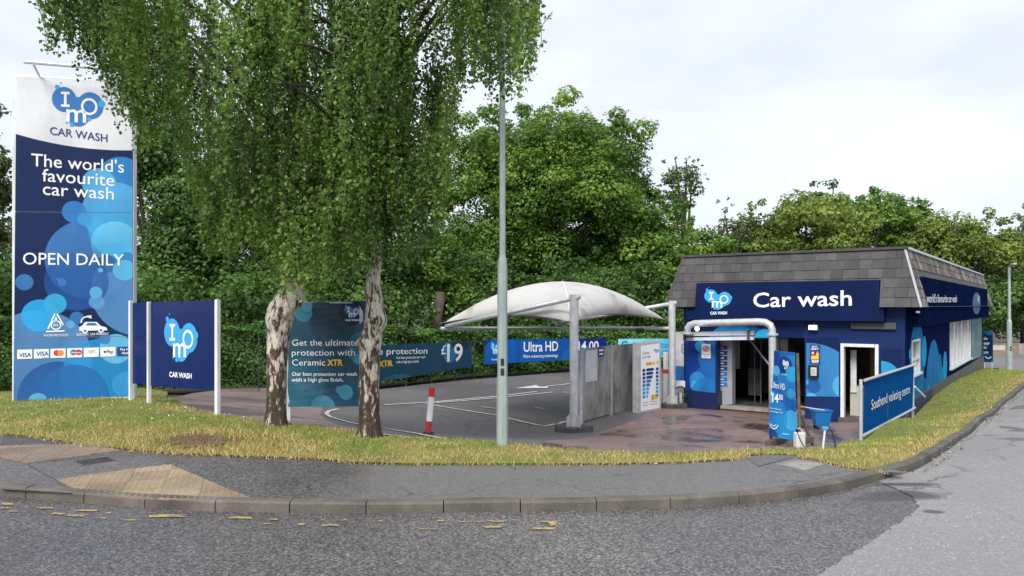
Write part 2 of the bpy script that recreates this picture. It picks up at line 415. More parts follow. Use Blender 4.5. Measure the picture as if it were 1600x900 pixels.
# ------------------------------------------------------------------ plan lines measured in the photograph
KERB_PX = [(0, 775), (50, 779), (113, 783.5), (193, 793), (325, 799), (400, 801), (467, 802), (602, 803), (728, 801), (843, 799), (948, 798), (1037, 795), (1120, 790.5), (1193, 784), (1257, 777), (1310, 768), (1353, 757), (1393, 744)]
K = [(-40, 17.5), (-20, 12.2), (-11, 9.9), (-8.2, 9.2)] + [G(x, y, -.11) for x, y in KERB_PX] + [(5.33, 10.04), (6.9, 12.1), (7.97, 13.6), (10.0, 16.4), (13.26, 20.8), (18.4, 27.5)]
_d = Vector((.60, .80)); K += [(K[-1][0] + _d.x * s, K[-1][1] + _d.y * s) for s in (6, 14, 20)]
def smooth(poly, n=2):
    for _ in range(n):
        q = [poly[0]]
        for a, b in zip(poly, poly[1:]): q += [(a[0] * .75 + b[0] * .25, a[1] * .75 + b[1] * .25), (a[0] * .25 + b[0] * .75, a[1] * .25 + b[1] * .75)]
        poly = q + [poly[-1]]
    return poly
K = smooth(K, 2)
def offset(poly, d):
    o = []
    for i, p in enumerate(poly):
        a = Vector(poly[max(i - 1, 0)]); b = Vector(poly[min(i + 1, len(poly) - 1)]); t = (b - a).normalized(); o.append((p[0] - t.y * d, p[1] + t.x * d))
    return o
KB = offset(K, .125)      # back of the kerb
def walk(poly, step):
    """points every STEP metres along a polyline"""
    o = [Vector(poly[0])]; acc = 0
    for a, b in zip(poly, poly[1:]):
        a, b = Vector(a), Vector(b); L = (b - a).length; s = step - acc
        while s <= L: o.append(a + (b - a) * (s / L)); s += step
        acc = (acc + L) % step
    return o

# ---- ground, road, pavement
gx = np.concatenate([np.linspace(-700, -60, 14), np.linspace(-55, 60, 60), np.linspace(66, 700, 14)]); gy = np.concatenate([np.linspace(-300, -20, 8), np.linspace(-15, 90, 54), np.linspace(95, 900, 16)])
X_, Y_ = np.meshgrid(gx, gy); xy = np.stack([X_.ravel(), Y_.ravel()], 1); z = T(xy) - .22
b = MB(); W_ = len(gx)
b.add(np.column_stack([xy, z]).tolist(), [(j * W_ + i, j * W_ + i + 1, (j + 1) * W_ + i + 1, (j + 1) * W_ + i) for j in range(len(gy) - 1) for i in range(W_ - 1)])
M['earth'] = paint('earth', (.06, .055, .035), .95, .4, 1.5)
b.build('ground', M['earth'], kind='structure', smooth=True)
sheet('road', K + [(75, 60), (75, -12), (-40, -12)], -.11, M['road'], 1.2)
def smooth_line(P, amp=.022, step=.07):
    rr = random.Random(4); W = walk(P, step); return [tuple(P[0])] + [(p.x + rr.uniform(-amp, amp), p.y + rr.uniform(-amp, amp)) for p in W[1:-1]] + [tuple(P[-1])]
SM = [(1277, 900), (1337, 862), (1403, 818), (1437, 795), (1425, 775), (1384, 757)]
smp = [G(x, y, -.11) for x, y in SM]; _s = smooth_line(smp)
ki = min(range(len(K)), key=lambda i: math.dist(K[i], smp[-1]))
q0 = Vector(smp[0]); q1 = Vector(smp[1]); ext = q0 + (q0 - q1).normalized() * 5
sheet('worn_side_road', [tuple(ext)] + _s + offset(K, -.03)[ki + 1:] + [(75, 59), (75, -11), (ext.x, -11)], -.104, M['smooth_road'], 1.2)
sheet('far_road', [G(1470, 572), G(1560, 574), G(1600, 584), (60, 52), (70, 62), (14, 62)], -.05, M['far_road'], 1.5)
PAVE_PX = [(0, 677), (67, 683), (133, 695), (207, 702), (280, 708), (400, 713), (483, 715), (560, 722), (633, 724), (733, 724), (900, 724), (960, 724), (1050, 722), (1150, 717), (1165, 711), (1200, 708), (1240, 710), (1283, 720), (1317, 728), (1370, 736), (1383, 739)]
PB = [(-40, 22), (-20, 15.6), (-12, 13.4)] + [G(x, y) for x, y in PAVE_PX]
ke = min(range(len(KB)), key=lambda i: math.dist(KB[i], PB[-1])); 
sheet('pavement', KB[:ke + 14] + offset(KB[ke:ke + 14], .05)[::-1] + offset(PB, .35)[::-1], -.018, M['pavement'], .5)

# ---- kerb stones, each its own piece
kerb = empty('kerb', (0, 0, 0), kind='structure')
pts = walk(K, .78)
for i, (p, q) in enumerate(zip(pts, pts[1:])):
    if p.x < -16: continue
    t = (q - p).normalized(); nrm = Vector((-t.y, t.x)); p2 = p + t * .006; q2 = q - t * .006; w_ = .125
    jz = random.uniform(-.004, .006); up = lambda a, o: (a.x, a.y, Tz(a.x, a.y) + o + jz)
    ft = .02
    a, c = p2, q2
    v = [up(a, -.25), up(a, -.022), up(a + nrm * ft, .0), up(a + nrm * w_, .002), up(a + nrm * w_, -.25)]
    v += [up(c, -.25), up(c, -.022), up(c + nrm * ft, .0), up(c + nrm * w_, .002), up(c + nrm * w_, -.25)]
    if i > 75 and i % 1 == 0 and False: break
    MB().add(v, [(0, 1, 2, 3, 4), (9, 8, 7, 6, 5), (0, 5, 6, 1), (1, 6, 7, 2), (2, 7, 8, 3), (3, 8, 9, 4)]).build('kerb_stone', M['kerb'], kerb)

# ---- car park, forecourt, path, verge
CPF = [(259, 620), (275, 630), (297, 639), (340, 648), (392, 656), (456, 664), (560, 673), (597, 681), (703, 686), (777, 691), (833, 697), (910, 704), (1050, 709), (1137, 705), (1200, 701), (1260, 701), (1303, 700), (1347, 692)]
FRONT = [G(x, y) for x, y in CPF]
HEDGE_PX = [(205, 603), (300, 612), (345, 606), (412, 604), (500, 607), (593, 606), (665, 598), (740, 591), (815, 585), (890, 579), (960, 574), (1045, 568)]
HB = [G(x, y) for x, y in HEDGE_PX]
BLD_L = Vector((5.66, 25.3)); BX = Vector((.81, -.586)).normalized(); BY = Vector((.586, .81)).normalized(); BW, BL, BZ = 6.56, 24.4, -1.23
BLD_R = BLD_L + BX * BW
SGN0, SGN1 = Vector(((1348 - 800) / F * 15.3, 15.3)), Vector(((1428.5 - 800) / F * 20, 20.0))
sheet('car_park', offset(FRONT, -.4)[2:] + [tuple(BLD_R + BX * .4), tuple(BLD_R + BY * 24), (12, 52)] + HB[::-1][:-1], -.05, M['carpark'], .8)
FC = [G(x, y) for x, y in ((835, 699), (850, 686), (930, 674), (1000, 651))] + [tuple(BLD_L + BX * -.5), tuple(BLD_L + BX * 0 + BY * 1.5), tuple(BLD_R + BX * .2 + BY * 1.5), tuple(SGN1), tuple(SGN0)]
fr2 = offset(FRONT, -.3)
sheet('forecourt', FC + fr2[::-1][:7], -.04, M['forecourt'], .5)
sheet('path', [G(262, 620)] + HB[1:5] + [G(505, 630), G(500, 645), G(530, 660), G(600, 676)] + offset(FRONT, -.3)[7:1:-1], -.044, M['path'], .5)
verge = PB[:4] and [(-40, 22), (-20, 15.6), (-12, 13.4)] + [G(x, y) for x, y in PAVE_PX[:-1]]
KV = offset(KB, .0)[ke:]
far_i = min(range(len(KV)), key=lambda i: abs(KV[i][1] - 38))
wall_far = BLD_R + BY * 24.6 + BX * .0
VERGE = verge + KV[:far_i] + [tuple(wall_far + BX * 1.5 + BY * 1.5), tuple(wall_far + BY * 1.2 - BX * 1), tuple(BLD_R + BY * 20 - BX * .1), tuple(BLD_R - BX * .1), tuple(SGN1 - BX * .05)] + [tuple(SGN0)] + FRONT[::-1][1:] + [G(262, 612), HB[0], G(0, 606), (-24, 22), (-40, 26)]
def m_grassground():
    t = NT('grass_ground'); p = t.pos(); n = t.noise(p, 1.2, 6, .6)
    c = t.ramp(n, [(.3, (.10, .135, .03)), (.55, (.19, .20, .05)), (.75, (.29, .25, .09))]); t.col(c); t.set(Roughness=.95); t.bump(t.noise(p, 30, 4), .8, .03); return t.m
M['gground'] = m_grassground()
sheet('verge', VERGE, .0, M['gground'], .45)
M['bare'] = paint('bare_soil', (.17, .105, .065), .95, .5, 14, bump=.8)
sheet('bare_earth', [G(310 + a, 690 + b_) for a, b_ in ((-42, -4), (-33, -9), (-20, -13), (-8, -10), (6, -14), (18, -9), (40, -8), (33, -1), (46, 3), (28, 7), (14, 12), (-2, 8), (-22, 11), (-25, 4), (-40, 5))], .012, M['bare'], .12)

# ---- painted lines on the car park
def strip(name, px, wid, m, off=-.028, parent=None):
    P = [Vector(G(x, y)) for x, y in px]; P2 = []
    for a, b in zip(P, P[1:]):
        n = max(1, int((b - a).length / .4)); P2 += [a + (b - a) * (j / n) for j in range(n)]
    P2.append(P[-1]); L = offset([tuple(p) for p in P2], wid / 2); Rr = offset([tuple(p) for p in P2], -wid / 2)
    v = [(x, y, Tz(x, y) + off) for x, y in L + Rr]; n = len(L)
    return MB().add(v, [(i, i + 1, n + i + 1, n + i) for i in range(n - 1)]).build(name, m, parent, kind='structure')
for px in ([(600, 630.6), (776, 617.6), (839, 610.5)], [(672, 628), (776, 620), (864, 611.4)], [(664, 629), (776, 647), (851, 664.3), (867, 660.6)],
           [(528, 637), (514, 640), (510, 644), (516, 649), (537, 655), (561, 660.5), (597, 666), (650, 674), (703, 684)], [(598, 675), (640, 680), (690, 684)],
           [(878, 611.5), (897, 612)], [(752, 634), (775, 636.5)], [(835, 634), (848, 637)], [(855, 602), (895, 598)], [(872, 660), (897, 653)]):
    strip('parking_line', px, .10, M['line'])
P = [G(x, y) for x, y in ((804, 605.5), (838, 600.5), (843, 603), (857, 602.5), (856, 605))]
MB().add([(x, y, Tz(x, y) - .027) for x, y in P], [(0, 1, 2, 4), (2, 3, 4)]).build('painted_arrow', M['line'], kind='structure')
# worn double yellow line along the channel: what is left of it, in flakes
yl = MB()
for (x, y, w_, h) in [(13, 789, 24, 4), (6, 795, 14, 2.5), (22, 800, 18, 2), (72, 795, 36, 4), (88, 804, 22, 4), (118, 807, 36, 3.4), (130, 799, 45, 2.6), (162, 811, 15, 2.4), (206, 814, 20, 2.6), (259, 807.5, 68, 4.5), (374, 810.5, 46, 4), (428, 813, 14, 2), (170, 803, 10, 2),
                      (427, 813, 12, 3), (418, 820, 18, 2), (470, 820.5, 14, 3), (519, 822, 34, 4), (537, 814, 12, 2.6), (595, 815.5, 10, 2), (688, 815, 20, 2.4), (770, 825, 36, 3), (780, 816, 42, 2.6), (850, 827, 52, 3.4), (855, 817, 32, 3), (864, 820, 14, 7), (730, 816.5, 50, 1.2), (668, 828, 30, 1.2), (505, 814, 8, 1.4), (640, 822, 8, 1.2)]:
    n = 15; ring = []
    for k in range(n):
        a = 2 * math.pi * k / n; rr = random.uniform(.5, 1.12)
        cx_, cy_ = math.copysign(abs(math.cos(a)) ** .55, math.cos(a)), math.copysign(abs(math.sin(a)) ** .6, math.sin(a))
        ring.append(G(x + cx_ * w_ / 2 * rr, y + cy_ * h / 2 * rr, -.11))
    yl.add([(p[0], p[1], Tz(*p) - .099) for p in ring], [tuple(range(n - 1, -1, -1))])
yl.build('worn_yellow_line', M['yline'], kind='structure')
# ---- tactile paving: every slab a piece
def clip(sub, poly):
    out_ = sub; n = len(poly)
    area = sum(poly[i][0] * poly[(i + 1) % n][1] - poly[(i + 1) % n][0] * poly[i][1] for i in range(n))
    if area < 0: poly = poly[::-1]
    for i in range(n):
        a, b = Vector(poly[i]), Vector(poly[(i + 1) % n]); e = b - a; res = []
        side = lambda p: e.x * (p[1] - a.y) - e.y * (p[0] - a.x)
        for j in range(len(out_)):
            p, q = out_[j], out_[(j + 1) % len(out_)]; sp_, sq = side(p), side(q)
            if sp_ >= 0: res.append(p)
            if (sp_ >= 0) != (sq >= 0): t_ = sp_ / (sp_ - sq); res.append((p[0] + (q[0] - p[0]) * t_, p[1] + (q[1] - p[1]) * t_))
        out_ = res
        if len(out_) < 3: return []
    return out_
def slabs(name, px, ang, m, raise_=.002):
    root = empty(name, (0, 0, 0), kind='structure'); poly = [G(x, y) for x, y in px]
    c = Vector(poly[0]); ux = Vector((math.cos(ang), math.sin(ang))); uy = Vector((-ux.y, ux.x)); S_ = .4
    for i in range(-12, 13):
        for j in range(-12, 13):
            o = c + ux * i * S_ + uy * j * S_; g_ = .0018
            sq = [tuple(o + ux * g_ + uy * g_), tuple(o + ux * (S_ - g_) + uy * g_), tuple(o + ux * (S_ - g_) + uy * (S_ - g_)), tuple(o + ux * g_ + uy * (S_ - g_))]
            r_ = clip(sq, poly)
            if len(r_) < 3: continue
            A_ = abs(sum(r_[k][0] * r_[(k + 1) % len(r_)][1] - r_[(k + 1) % len(r_)][0] * r_[k][1] for k in range(len(r_)))) / 2
            if A_ < .004: continue
            b = MB(); n = len(r_); dz = random.uniform(-.001, .002); tl = (random.uniform(-.004, .004), random.uniform(-.004, .004))
            zz = lambda p: Tz(*p) - .018 + .014 + dz + (p[0] - o.x) * tl[0] + (p[1] - o.y) * tl[1]
            v = [(p[0], p[1], zz(p)) for p in r_] + [(p[0], p[1], zz(p) - .05) for p in r_]
            b.add(v, [tuple(range(n)), *[(k, n + k, n + (k + 1) % n, (k + 1) % n) for k in range(n)]])
            dom = [tuple(o + ux * (a + .5) * S_ / 6 + uy * (e + .5) * S_ / 6) for a in range(6) for e in range(6)]
            ok = inpoly(np.array(dom), r_)
            z0 = Tz(*o); 
            for (dx, dy), k_ in zip(dom, ok):
                if not k_: continue
                zt = zz((dx, dy)); vv = []
                for rr, h in ((.0155, .0), (.011, .006)):
                    vv += [(dx + rr * math.cos(a), dy + rr * math.sin(a), zt + h) for a in (0, 1.047, 2.094, 3.142, 4.189, 5.236)]
                b.add(vv, [(k, (k + 1) % 6, 6 + (k + 1) % 6, 6 + k) for k in range(6)] + [(6, 7, 8, 9, 10, 11)])
            b.build('paving_slab', m, root)
    return root
slabs('tactile_paving', [(88, 748), (175, 736), (267, 725), (330, 752), (402, 781), (325, 781), (240, 778), (180, 773), (120, 763)], R(18), M['buff'])
slabs('tactile_paving', [(-40, 703), (0, 695), (60, 694), (117, 692), (190, 702), (120, 712), (43, 722), (-2, 712)], R(14), M['buff_worn'])
def cover(name, px, m, ribs, label):
    poly = [G(x, y) for x, y in px]; c = [sum(p[k] for p in poly) / 4 for k in (0, 1)]
    root = empty(name, (c[0], c[1], Tz(*c)), label=label, cat='manhole cover')
    z_ = lambda p, o: (p[0], p[1], Tz(*p) - .018 + o)
    lerp = lambda a, b, t_: (a[0] + (b[0] - a[0]) * t_, a[1] + (b[1] - a[1]) * t_)
    q = lambda u, v: lerp(lerp(poly[3], poly[2], u), lerp(poly[0], poly[1], u), v)
    def plate(u0, u1, v0, v1, o0, o1): 
        c4 = [q(u0, v0), q(u1, v0), q(u1, v1), q(u0, v1)]
        return [z_(p, o0) for p in c4] + [z_(p, o1) for p in c4], [(0, 1, 2, 3), (4, 5, 6, 7), (0, 1, 5, 4), (1, 2, 6, 5), (2, 3, 7, 6), (3, 0, 4, 7)]
    fr = MB()
    for a in ((0, 1, 0, .06), (0, 1, .94, 1), (0, .03, .06, .94), (.97, 1, .06, .94)): fr.add(*plate(*a, -.03, .008))
    fr.build('frame', M['grime'] if ribs else M['concrete'], root)
    l = MB(); l.add(*plate(.035, .965, .07, .93, -.03, .004))
    if ribs:
        for i in range(9):
            for j in range(4): l.add(*plate(.06 + i * .1, .12 + i * .1, .12 + j * .2, .23 + j * .2, .004, .012))
    else: l.add(*plate(.42, .58, .45, .55, .004, .009))
    l.build('lid', m, root)
M['iron'] = paint('cast_iron', (.05, .042, .038), .55, .3, 8, .4)
cover('manhole_cover', [(113, 719), (168, 712), (184, 718), (130, 727)], M['iron'], True, 'ribbed cast iron manhole cover in the pavement between the two tactile areas')
cover('manhole_cover', [(1213, 723), (1245, 717), (1290, 723), (1258, 733)], M['concrete'], False, 'square concrete inspection cover at the edge of the grass')
sheet('tarmac_patch', [G(x, y) for x, y in ((1165, 712), (1225, 709), (1240, 713), (1185, 727))], -.012, M['carpark'], .3)

sheet('tarmac_patch', [G(x, y) for x, y in ((43, 723.5), (233, 710.5), (263, 725), (86, 747))], -.013, M['carpark'], .3)
sheet('tarmac_patch', [G(x, y) for x, y in ((0, 714), (40, 724), (84, 748), (112, 769), (0, 762))], -.0125, M['carpark'], .3)
# ------------------------------------------------------------------ flat signs: a vertical plane through two plan points
_txt = {}
def text_geo(s, bold=0.0):
    key = (s, bold)
    if key in _txt: return _txt[key]
    cu = bpy.data.curves.new('text', 'FONT'); cu.body = s; cu.resolution_u = 3; cu.offset = bold; cu.size = 1
    o = bpy.data.objects.new('text', cu); COL.objects.link(o)
    bpy.context.view_layer.update()
    dg = bpy.context.evaluated_depsgraph_get(); me = bpy.data.meshes.new_from_object(o.evaluated_get(dg))
    v = np.array([p.co[:2] for p in me.vertices]) if len(me.vertices) else np.zeros((0, 2)); f = [tuple(p.vertices) for p in me.polygons]
    bpy.data.objects.remove(o); bpy.data.meshes.remove(me); bpy.data.curves.remove(cu)
    _txt[key] = (v, f); return v, f
CAP = None
class Surf:
    def __init__(s, a, b, lean=0.0):
        a, b = Vector(a), Vector(b); s.a = a; s.e = (b - a).normalized(); s.n = Vector((s.e.y, -s.e.x))   # n faces the viewer
        s.prints = {}; s.names = {}; s.kind = None; s.nm = 'printed_mark'; s.rip = lambda u, v: 0.0; s.layer = 0
    def uv(s, px, py):
        r = ray(px, py); n = s.n; d = (s.a.x * n.x + s.a.y * n.y) / (r[0] * n.x + r[1] * n.y)
        p = Vector((r[0] * d, d)); return ((p - s.a).dot(s.e), EYE + r[2] * d)
    def depth(s, px): return s.P(*s.uv(px, HOR)).y
    def P(s, u, v, off=0.0):
        o = off + s.rip(u, v); return Vector((s.a.x + s.e.x * u + s.n.x * o, s.a.y + s.e.y * u + s.n.y * o, v))
    def panel(s, name, px, m, root, thick=.03, nx=1, ny=1, **k):
        """px: TL TR BR BL photograph pixels. A slab with its front on the plane."""
        q = [s.uv(*p) for p in px]; b = MB()
        for side, off in ((0, 0.0), (1, -thick)):
            for j in range(ny + 1):
                for i in range(nx + 1):
                    a, c = i / nx, j / ny
                    u = (q[3][0] * (1 - a) + q[2][0] * a) * (1 - c) + (q[0][0] * (1 - a) + q[1][0] * a) * c
                    v = (q[3][1] * (1 - a) + q[2][1] * a) * (1 - c) + (q[0][1] * (1 - a) + q[1][1] * a) * c
                    b.uv[len(b.v)] = (u, v); b.v.append(tuple(s.P(u, v, off)))
        W = nx + 1; N = W * (ny + 1)
        for j in range(ny):
            for i in range(nx):
                f = (j * W + i, j * W + i + 1, (j + 1) * W + i + 1, (j + 1) * W + i); b.f.append(f); b.f.append(tuple(N + x for x in reversed(f)))
        for i in range(nx):
            b.f.append((i + 1, i, N + i, N + i + 1)); t0 = ny * W + i; b.f.append((t0, t0 + 1, N + t0 + 1, N + t0))
        for j in range(ny):
            l0, l1 = j * W, (j + 1) * W; b.f.append((l0, l1, N + l1, N + l0)); r0, r1 = j * W + nx, (j + 1) * W + nx; b.f.append((r1, r0, N + r0, N + r1))
        return b.build(name, m, root, **k)
    def _add(s, m, uvs, f, off):
        k = (m, s.kind if s.kind else len(s.prints)) ; s.prints.setdefault(k, MB()).add([s.P(u, v, off) for u, v in uvs], f); s.names[k] = s.kind or s.nm
    def text(s, t, x0, y0, x1, y1, cap, m, bold=0.0, off=.006):
        v, f = text_geo(t, bold); 
        if not len(v): return
        A = Vector(s.uv(x0, y0)); B = Vector(s.uv(x1, y1)); lo, hi = v[:, 0].min(), v[:, 0].max()
        capH = text_geo('H', bold)[0][:, 1].max(); d = s.depth((x0 + x1) / 2); H = cap / F * d / capH
        uvs = [((A.x + (B.x - A.x) * (x - lo) / (hi - lo)), A.y + (B.y - A.y) * (x - lo) / (hi - lo) + y * H) for x, y in v]
        s.nm = 'lettering'; s._add(m, uvs, f, off); s.nm = 'printed_mark'
    def poly(s, px, m, off=.004): 
        uvs = [s.uv(*p) for p in px]; s._add(m, uvs, [tuple(range(len(px)))[::-1]], off)
    def rect(s, x0, y0, x1, y1, m, sk=0.0, off=.004): s.poly([(x0, y0), (x1, y0 + sk), (x1, y1 + sk), (x0, y1)], m, off)
    def disc(s, cx, cy, r, m, off=.004, sx=None, n=28, hole=0, a0=0, a1=360):
        u, v = s.uv(cx, cy); rr = r / F * s.depth(cx); rx = rr if sx is None else abs(s.uv(cx + sx, cy)[0] - u)
        if not hole: s._add(m, [(u + rx * math.cos(2 * math.pi * k / n), v + rr * math.sin(2 * math.pi * k / n)) for k in range(n)], [tuple(range(n))], off)
        else:
            P_ = []; 
            for k in range(n + 1):
                a = R(a0 + (a1 - a0) * k / n); P_ += [(u + rx * math.cos(a), v + rr * math.sin(a)), (u + rx * hole * math.cos(a), v + rr * hole * math.sin(a))]
            s._add(m, P_, [(2 * k, 2 * k + 2, 2 * k + 3, 2 * k + 1) for k in range(n)], off)
    def bub(s, lst):
        o = []
        for (x, y, r, c, a1, a0) in lst: u, v = s.uv(x, y); o.append((u, v, r / F * s.depth(x), c, a1, a0))
        return o
    def logo(s, cx, cy, w, disc_m, disc2, let, sx=1.0, sk=0.0):
        X = lambda a: cx + a * w * sx
        Y = lambda a, x=0.0: cy - a * w + sk * x * w
        s.kind = 'emblem_bubbles'
        for i, (a, b_, r) in enumerate(((-.27, .11, .23), (.22, .02, .245), (-.015, -.145, .225), (-.02, .02, .15))):
            s.disc(X(a), Y(b_, a), r * w, disc_m, .003 + .0006 * i, sx=r * w * sx)
        for i, (a, b_, r) in enumerate(((-.40, .33, .045), (-.335, .41, .016), (.43, .065, .065), (.195, -.225, .038), (-.13, -.335, .042), (-.23, -.31, .016))):
            s.disc(X(a), Y(b_, a), r * w, disc2, .0056 + .0004 * i, sx=r * w * sx, n=14)
        s.kind = 'emblem_letters'
        for (x0, x1, y0, y1) in ((-.33, -.17, .25, .205), (-.33, -.17, .02, -.025), (-.275, -.225, .205, .02)):
            s.poly([(X(x0), Y(y0, x0)), (X(x1), Y(y0, x1)), (X(x1), Y(y1, x1)), (X(x0), Y(y1, x0))], let, .0085)
        s.disc(X(.20), Y(0, .2), .155 * w, let, .0085, sx=.155 * w * sx, hole=.72)
        s.text('m', X(-.23), Y(-.29, -.23), X(.14), Y(-.29, .14), .335 * w, let, .012, .0085)
        s.kind = None
    def flush(s, root, names=None):
        for k, b in s.prints.items(): b.build(names or s.names[k], k[0], root)
        s.prints = {}
def root_for(name, p, **k): return empty(name, (p[0], p[1], Tz(p[0], p[1])), **k)
W_ = M['white']

# ---- the tall totem sign
tA, tB = Vector(((20.5 - 800) / F * 15.3, 15.3)), Vector(((207.5 - 800) / F * 15.95, 15.95))
S = Surf(tA, tB); mid = (tA + tB) / 2
tot = root_for('totem_sign', mid, label='tall white topped navy totem sign with blue bubbles beside the birches', cat='sign')
cb = []
def c_(x, y, r, c, a1=.9, a0=.9): cb.append((x, y, r, c, a1, a0))
c_(140, 405, 62, MID, .95, .75); c_(220, 455, 70, (.10, .28, .60), .8, .8); c_(120, 440, 45, BLUE, .5, .9)
c_(60, 560, 75, (.10, .28, .58), .85, .7); c_(190, 640, 130, CYAN, .0, .75); c_(90, 620, 55, BLUE, .85, .55); c_(165, 590, 62, (.02, .27, .62), .85, .75)
c_(115, 620, 50, (.02, .14, .43), .9, .55); c_(190, 278, 33, (.03, .25, .62), .9, .9); c_(155, 287, 24, (.10, .45, .80), .9, .9)
c_(180, 332, 47, (.10, .43, .82), .95, .6); c_(195, 355, 52, (.02, .45, .85), .0, .95); c_(180, 380, 34, (.18, .58, .86), .85, .0); c_(116, 331, 17, (.03, .22, .58), .9, .9); c_(133, 342, 11, (.05, .32, .70), .9, .9)
c_(167, 412, 14, BLUE, .85, .6); c_(199, 405, 11, MID, .9, .9); c_(194, 422, 16, (.10, .48, .78), .95, .9); c_(38, 441, 12.5, MID, .95, .8); c_(97, 441, 6, MID, .9, .9); c_(91, 436, 2.5, MID, .9, .9)
c_(150, 457, 9, (.10, .42, .72), .95, .9); c_(151, 472, 11, (.12, .38, .68), .7, .7); c_(157, 422, 3.5, PALE, .9, .9)
c_(62, 493, 25, CYAN, .8, .9); c_(86, 475, 16, (.04, .40, .72), .9, .9); c_(120, 497, 10, MID, .8, .8); c_(110, 507, 6, (.12, .40, .68), .9, .9); c_(181, 545, 23, (.14, .52, .80), .9, .9); c_(164, 530, 8, MID, .9, .9); c_(59, 627, 13, (.12, .45, .72), .9, .9); c_(197, 601, 20, (.05, .33, .70), .7, .7)
cl = S.bub(cb)
uu, vv_ = S.uv(165, 234); cl.append((uu, vv_ + 6.0, 6.0, (.74, .755, .79), 1, 1))
tm = bubbles('totem_print', NAVY, cl, .3)
for yl, yr, zl, zr in ((119, 128, 330, 332), (331.2, 333.2, 527, 525), (528.2, 526.2, 626, 618)):
    S.panel('sign_face', [(25.5 - (yl - 119) * .009, yl), (207, yr), (207, zr), (25.5 - (zl - 119) * .009, zl)], tm, tot, .02)
bx = MB(); ln = (tB - tA).length; ang = math.atan2((tB - tA).y, (tB - tA).x); zb, zt = S.uv(20, 629)[1], S.uv(22, 117)[1]
cc = mid - S.n * .19
bx.box((cc.x, cc.y, (zb + zt) / 2), (ln + .05, .34, zt - zb + .02), ang); bx.build('cabinet', M['white_metal'], tot, bevel=.015)
pl = MB(); pl.box((cc.x, cc.y, (zb + Tz(cc.x, cc.y)) / 2 - .1), (ln - .25, .2, max(.3, zb - Tz(cc.x, cc.y) + .3)), ang); pl.build('plinth', M['black'], tot)
for off_, nm in ((.42, 'light_bar'), (-.62, 'light_bar')):
    rl = MB(); a_ = S.P(.30 if off_ > 0 else .05, zt + .16, off_); b_ = S.P(ln + .05, zt + .16, off_); rl.tube([a_, b_], .035, 8); lb = rl.build(nm, M['white_metal'], tot)
    br = MB()
    for u in (.45, ln - .45): br.tube([S.P(u, zt - .02, -.19), S.P(u, zt + .14, off_ * .85)], .022, 6)
    br.build('bracket', M['white_metal'], lb)
S.logo(123, 166, 86, M['mblue'], M['lblue'], W_, .97, .045)
S.text('CAR WASH', 78, 210, 168, 222, 12, M['navy_print'], .012)
for t, x0, y0, x1, y1, c in (("The world's", 49, 259, 194, 270, 19), ('favourite', 66, 283, 179, 291, 19), ('car wash', 67, 304, 178, 312, 19), ('OPEN DAILY', 36, 413, 194, 415, 18)):
    S.text(t, x0, y0, x1, y1, c, W_, .004)
S.text('WATER RECYCLED', 68, 526, 107, 525, 3.6, W_, .01); S.text('ELECTRIC CAR FRIENDLY', 120, 524.5, 170, 523, 3.6, W_, .01)
for a, b_ in (((75, 514), (86, 490)), ((89, 490), (99, 508)), ((101, 517), (72, 518))):
    d = Vector((b_[0] - a[0], b_[1] - a[1])).normalized(); n_ = Vector((-d.y, d.x)) * 1.1
    S.poly([(a[0] + n_.x, a[1] + n_.y), (b_[0] + n_.x, b_[1] + n_.y), (b_[0] - n_.x, b_[1] - n_.y), (a[0] - n_.x, a[1] - n_.y)][::(-1 if d.x < 0 else 1)], W_)
S.disc(87.5, 508, 7.5, W_, hole=.75); S.poly([(87.5, 494), (90.5, 502), (84.5, 502)], W_); S.text('85%', 83.5, 510, 91.5, 510, 4, W_, .01)
S.poly([(124, 517), (124, 511), (128, 509), (133, 503), (151, 503), (157, 509), (166, 511.5), (168, 516)], W_); S.disc(133, 517, 4, W_, off=.007); S.disc(158, 516, 4, W_, off=.007)
S.disc(133, 517, 2, M['mblue'], off=.009); S.disc(158, 516, 2, M['mblue'], off=.009); S.poly([(134, 508.6), (137, 504.5), (149, 504.5), (153, 508.6)], M['mblue'], .006)
S.disc(136, 503, 9, W_, hole=.8, a0=90, a1=190); S.poly([(136, 493.2), (143, 492.7), (143, 498), (136, 495.5)], W_)
for i in range(7):
    x = 27 + i * 26.0; y = 546.5 - i * .75
    S.rect(x, y, x + 23.5, y + 14.5, M['navy_print'] if i == 6 else W_, -.7, .007)
S.text('VISA', 30, 558, 49, 557.5, 6.5, M['navy_print'], .02, .009); S.text('VISA', 57, 556, 76, 555.5, 6.5, M['navy_print'], .02, .009); S.text('DEBIT', 66, 560, 76, 560, 2, M['grey_print'], .02, .009)
S.disc(89, 551.5, 4.6, M['red_print'], .009); S.disc(95, 551.4, 4.6, M['orange_print'], .0098); S.disc(115, 550.5, 4.6, M['mblue'], .009); S.disc(123, 550.3, 4.6, M['red_print'], .0098)
S.text('Maestro', 112, 552, 126.5, 551.7, 2.6, W_, .02, .011); S.text('NFC', 139, 552, 151, 551.5, 5, M['grey_print'], .01, .009); S.disc(164, 549.7, 1.8, M['black'], .009); S.text('Pay', 167, 552, 177, 551.7, 5, M['black'], .02, .009)
S.text('Pay by', 188, 547.5, 203, 547, 3.4, W_, .02, .009); S.text('App', 190, 553, 201, 552.6, 3.4, W_, .02, .009)
S.flush(tot)

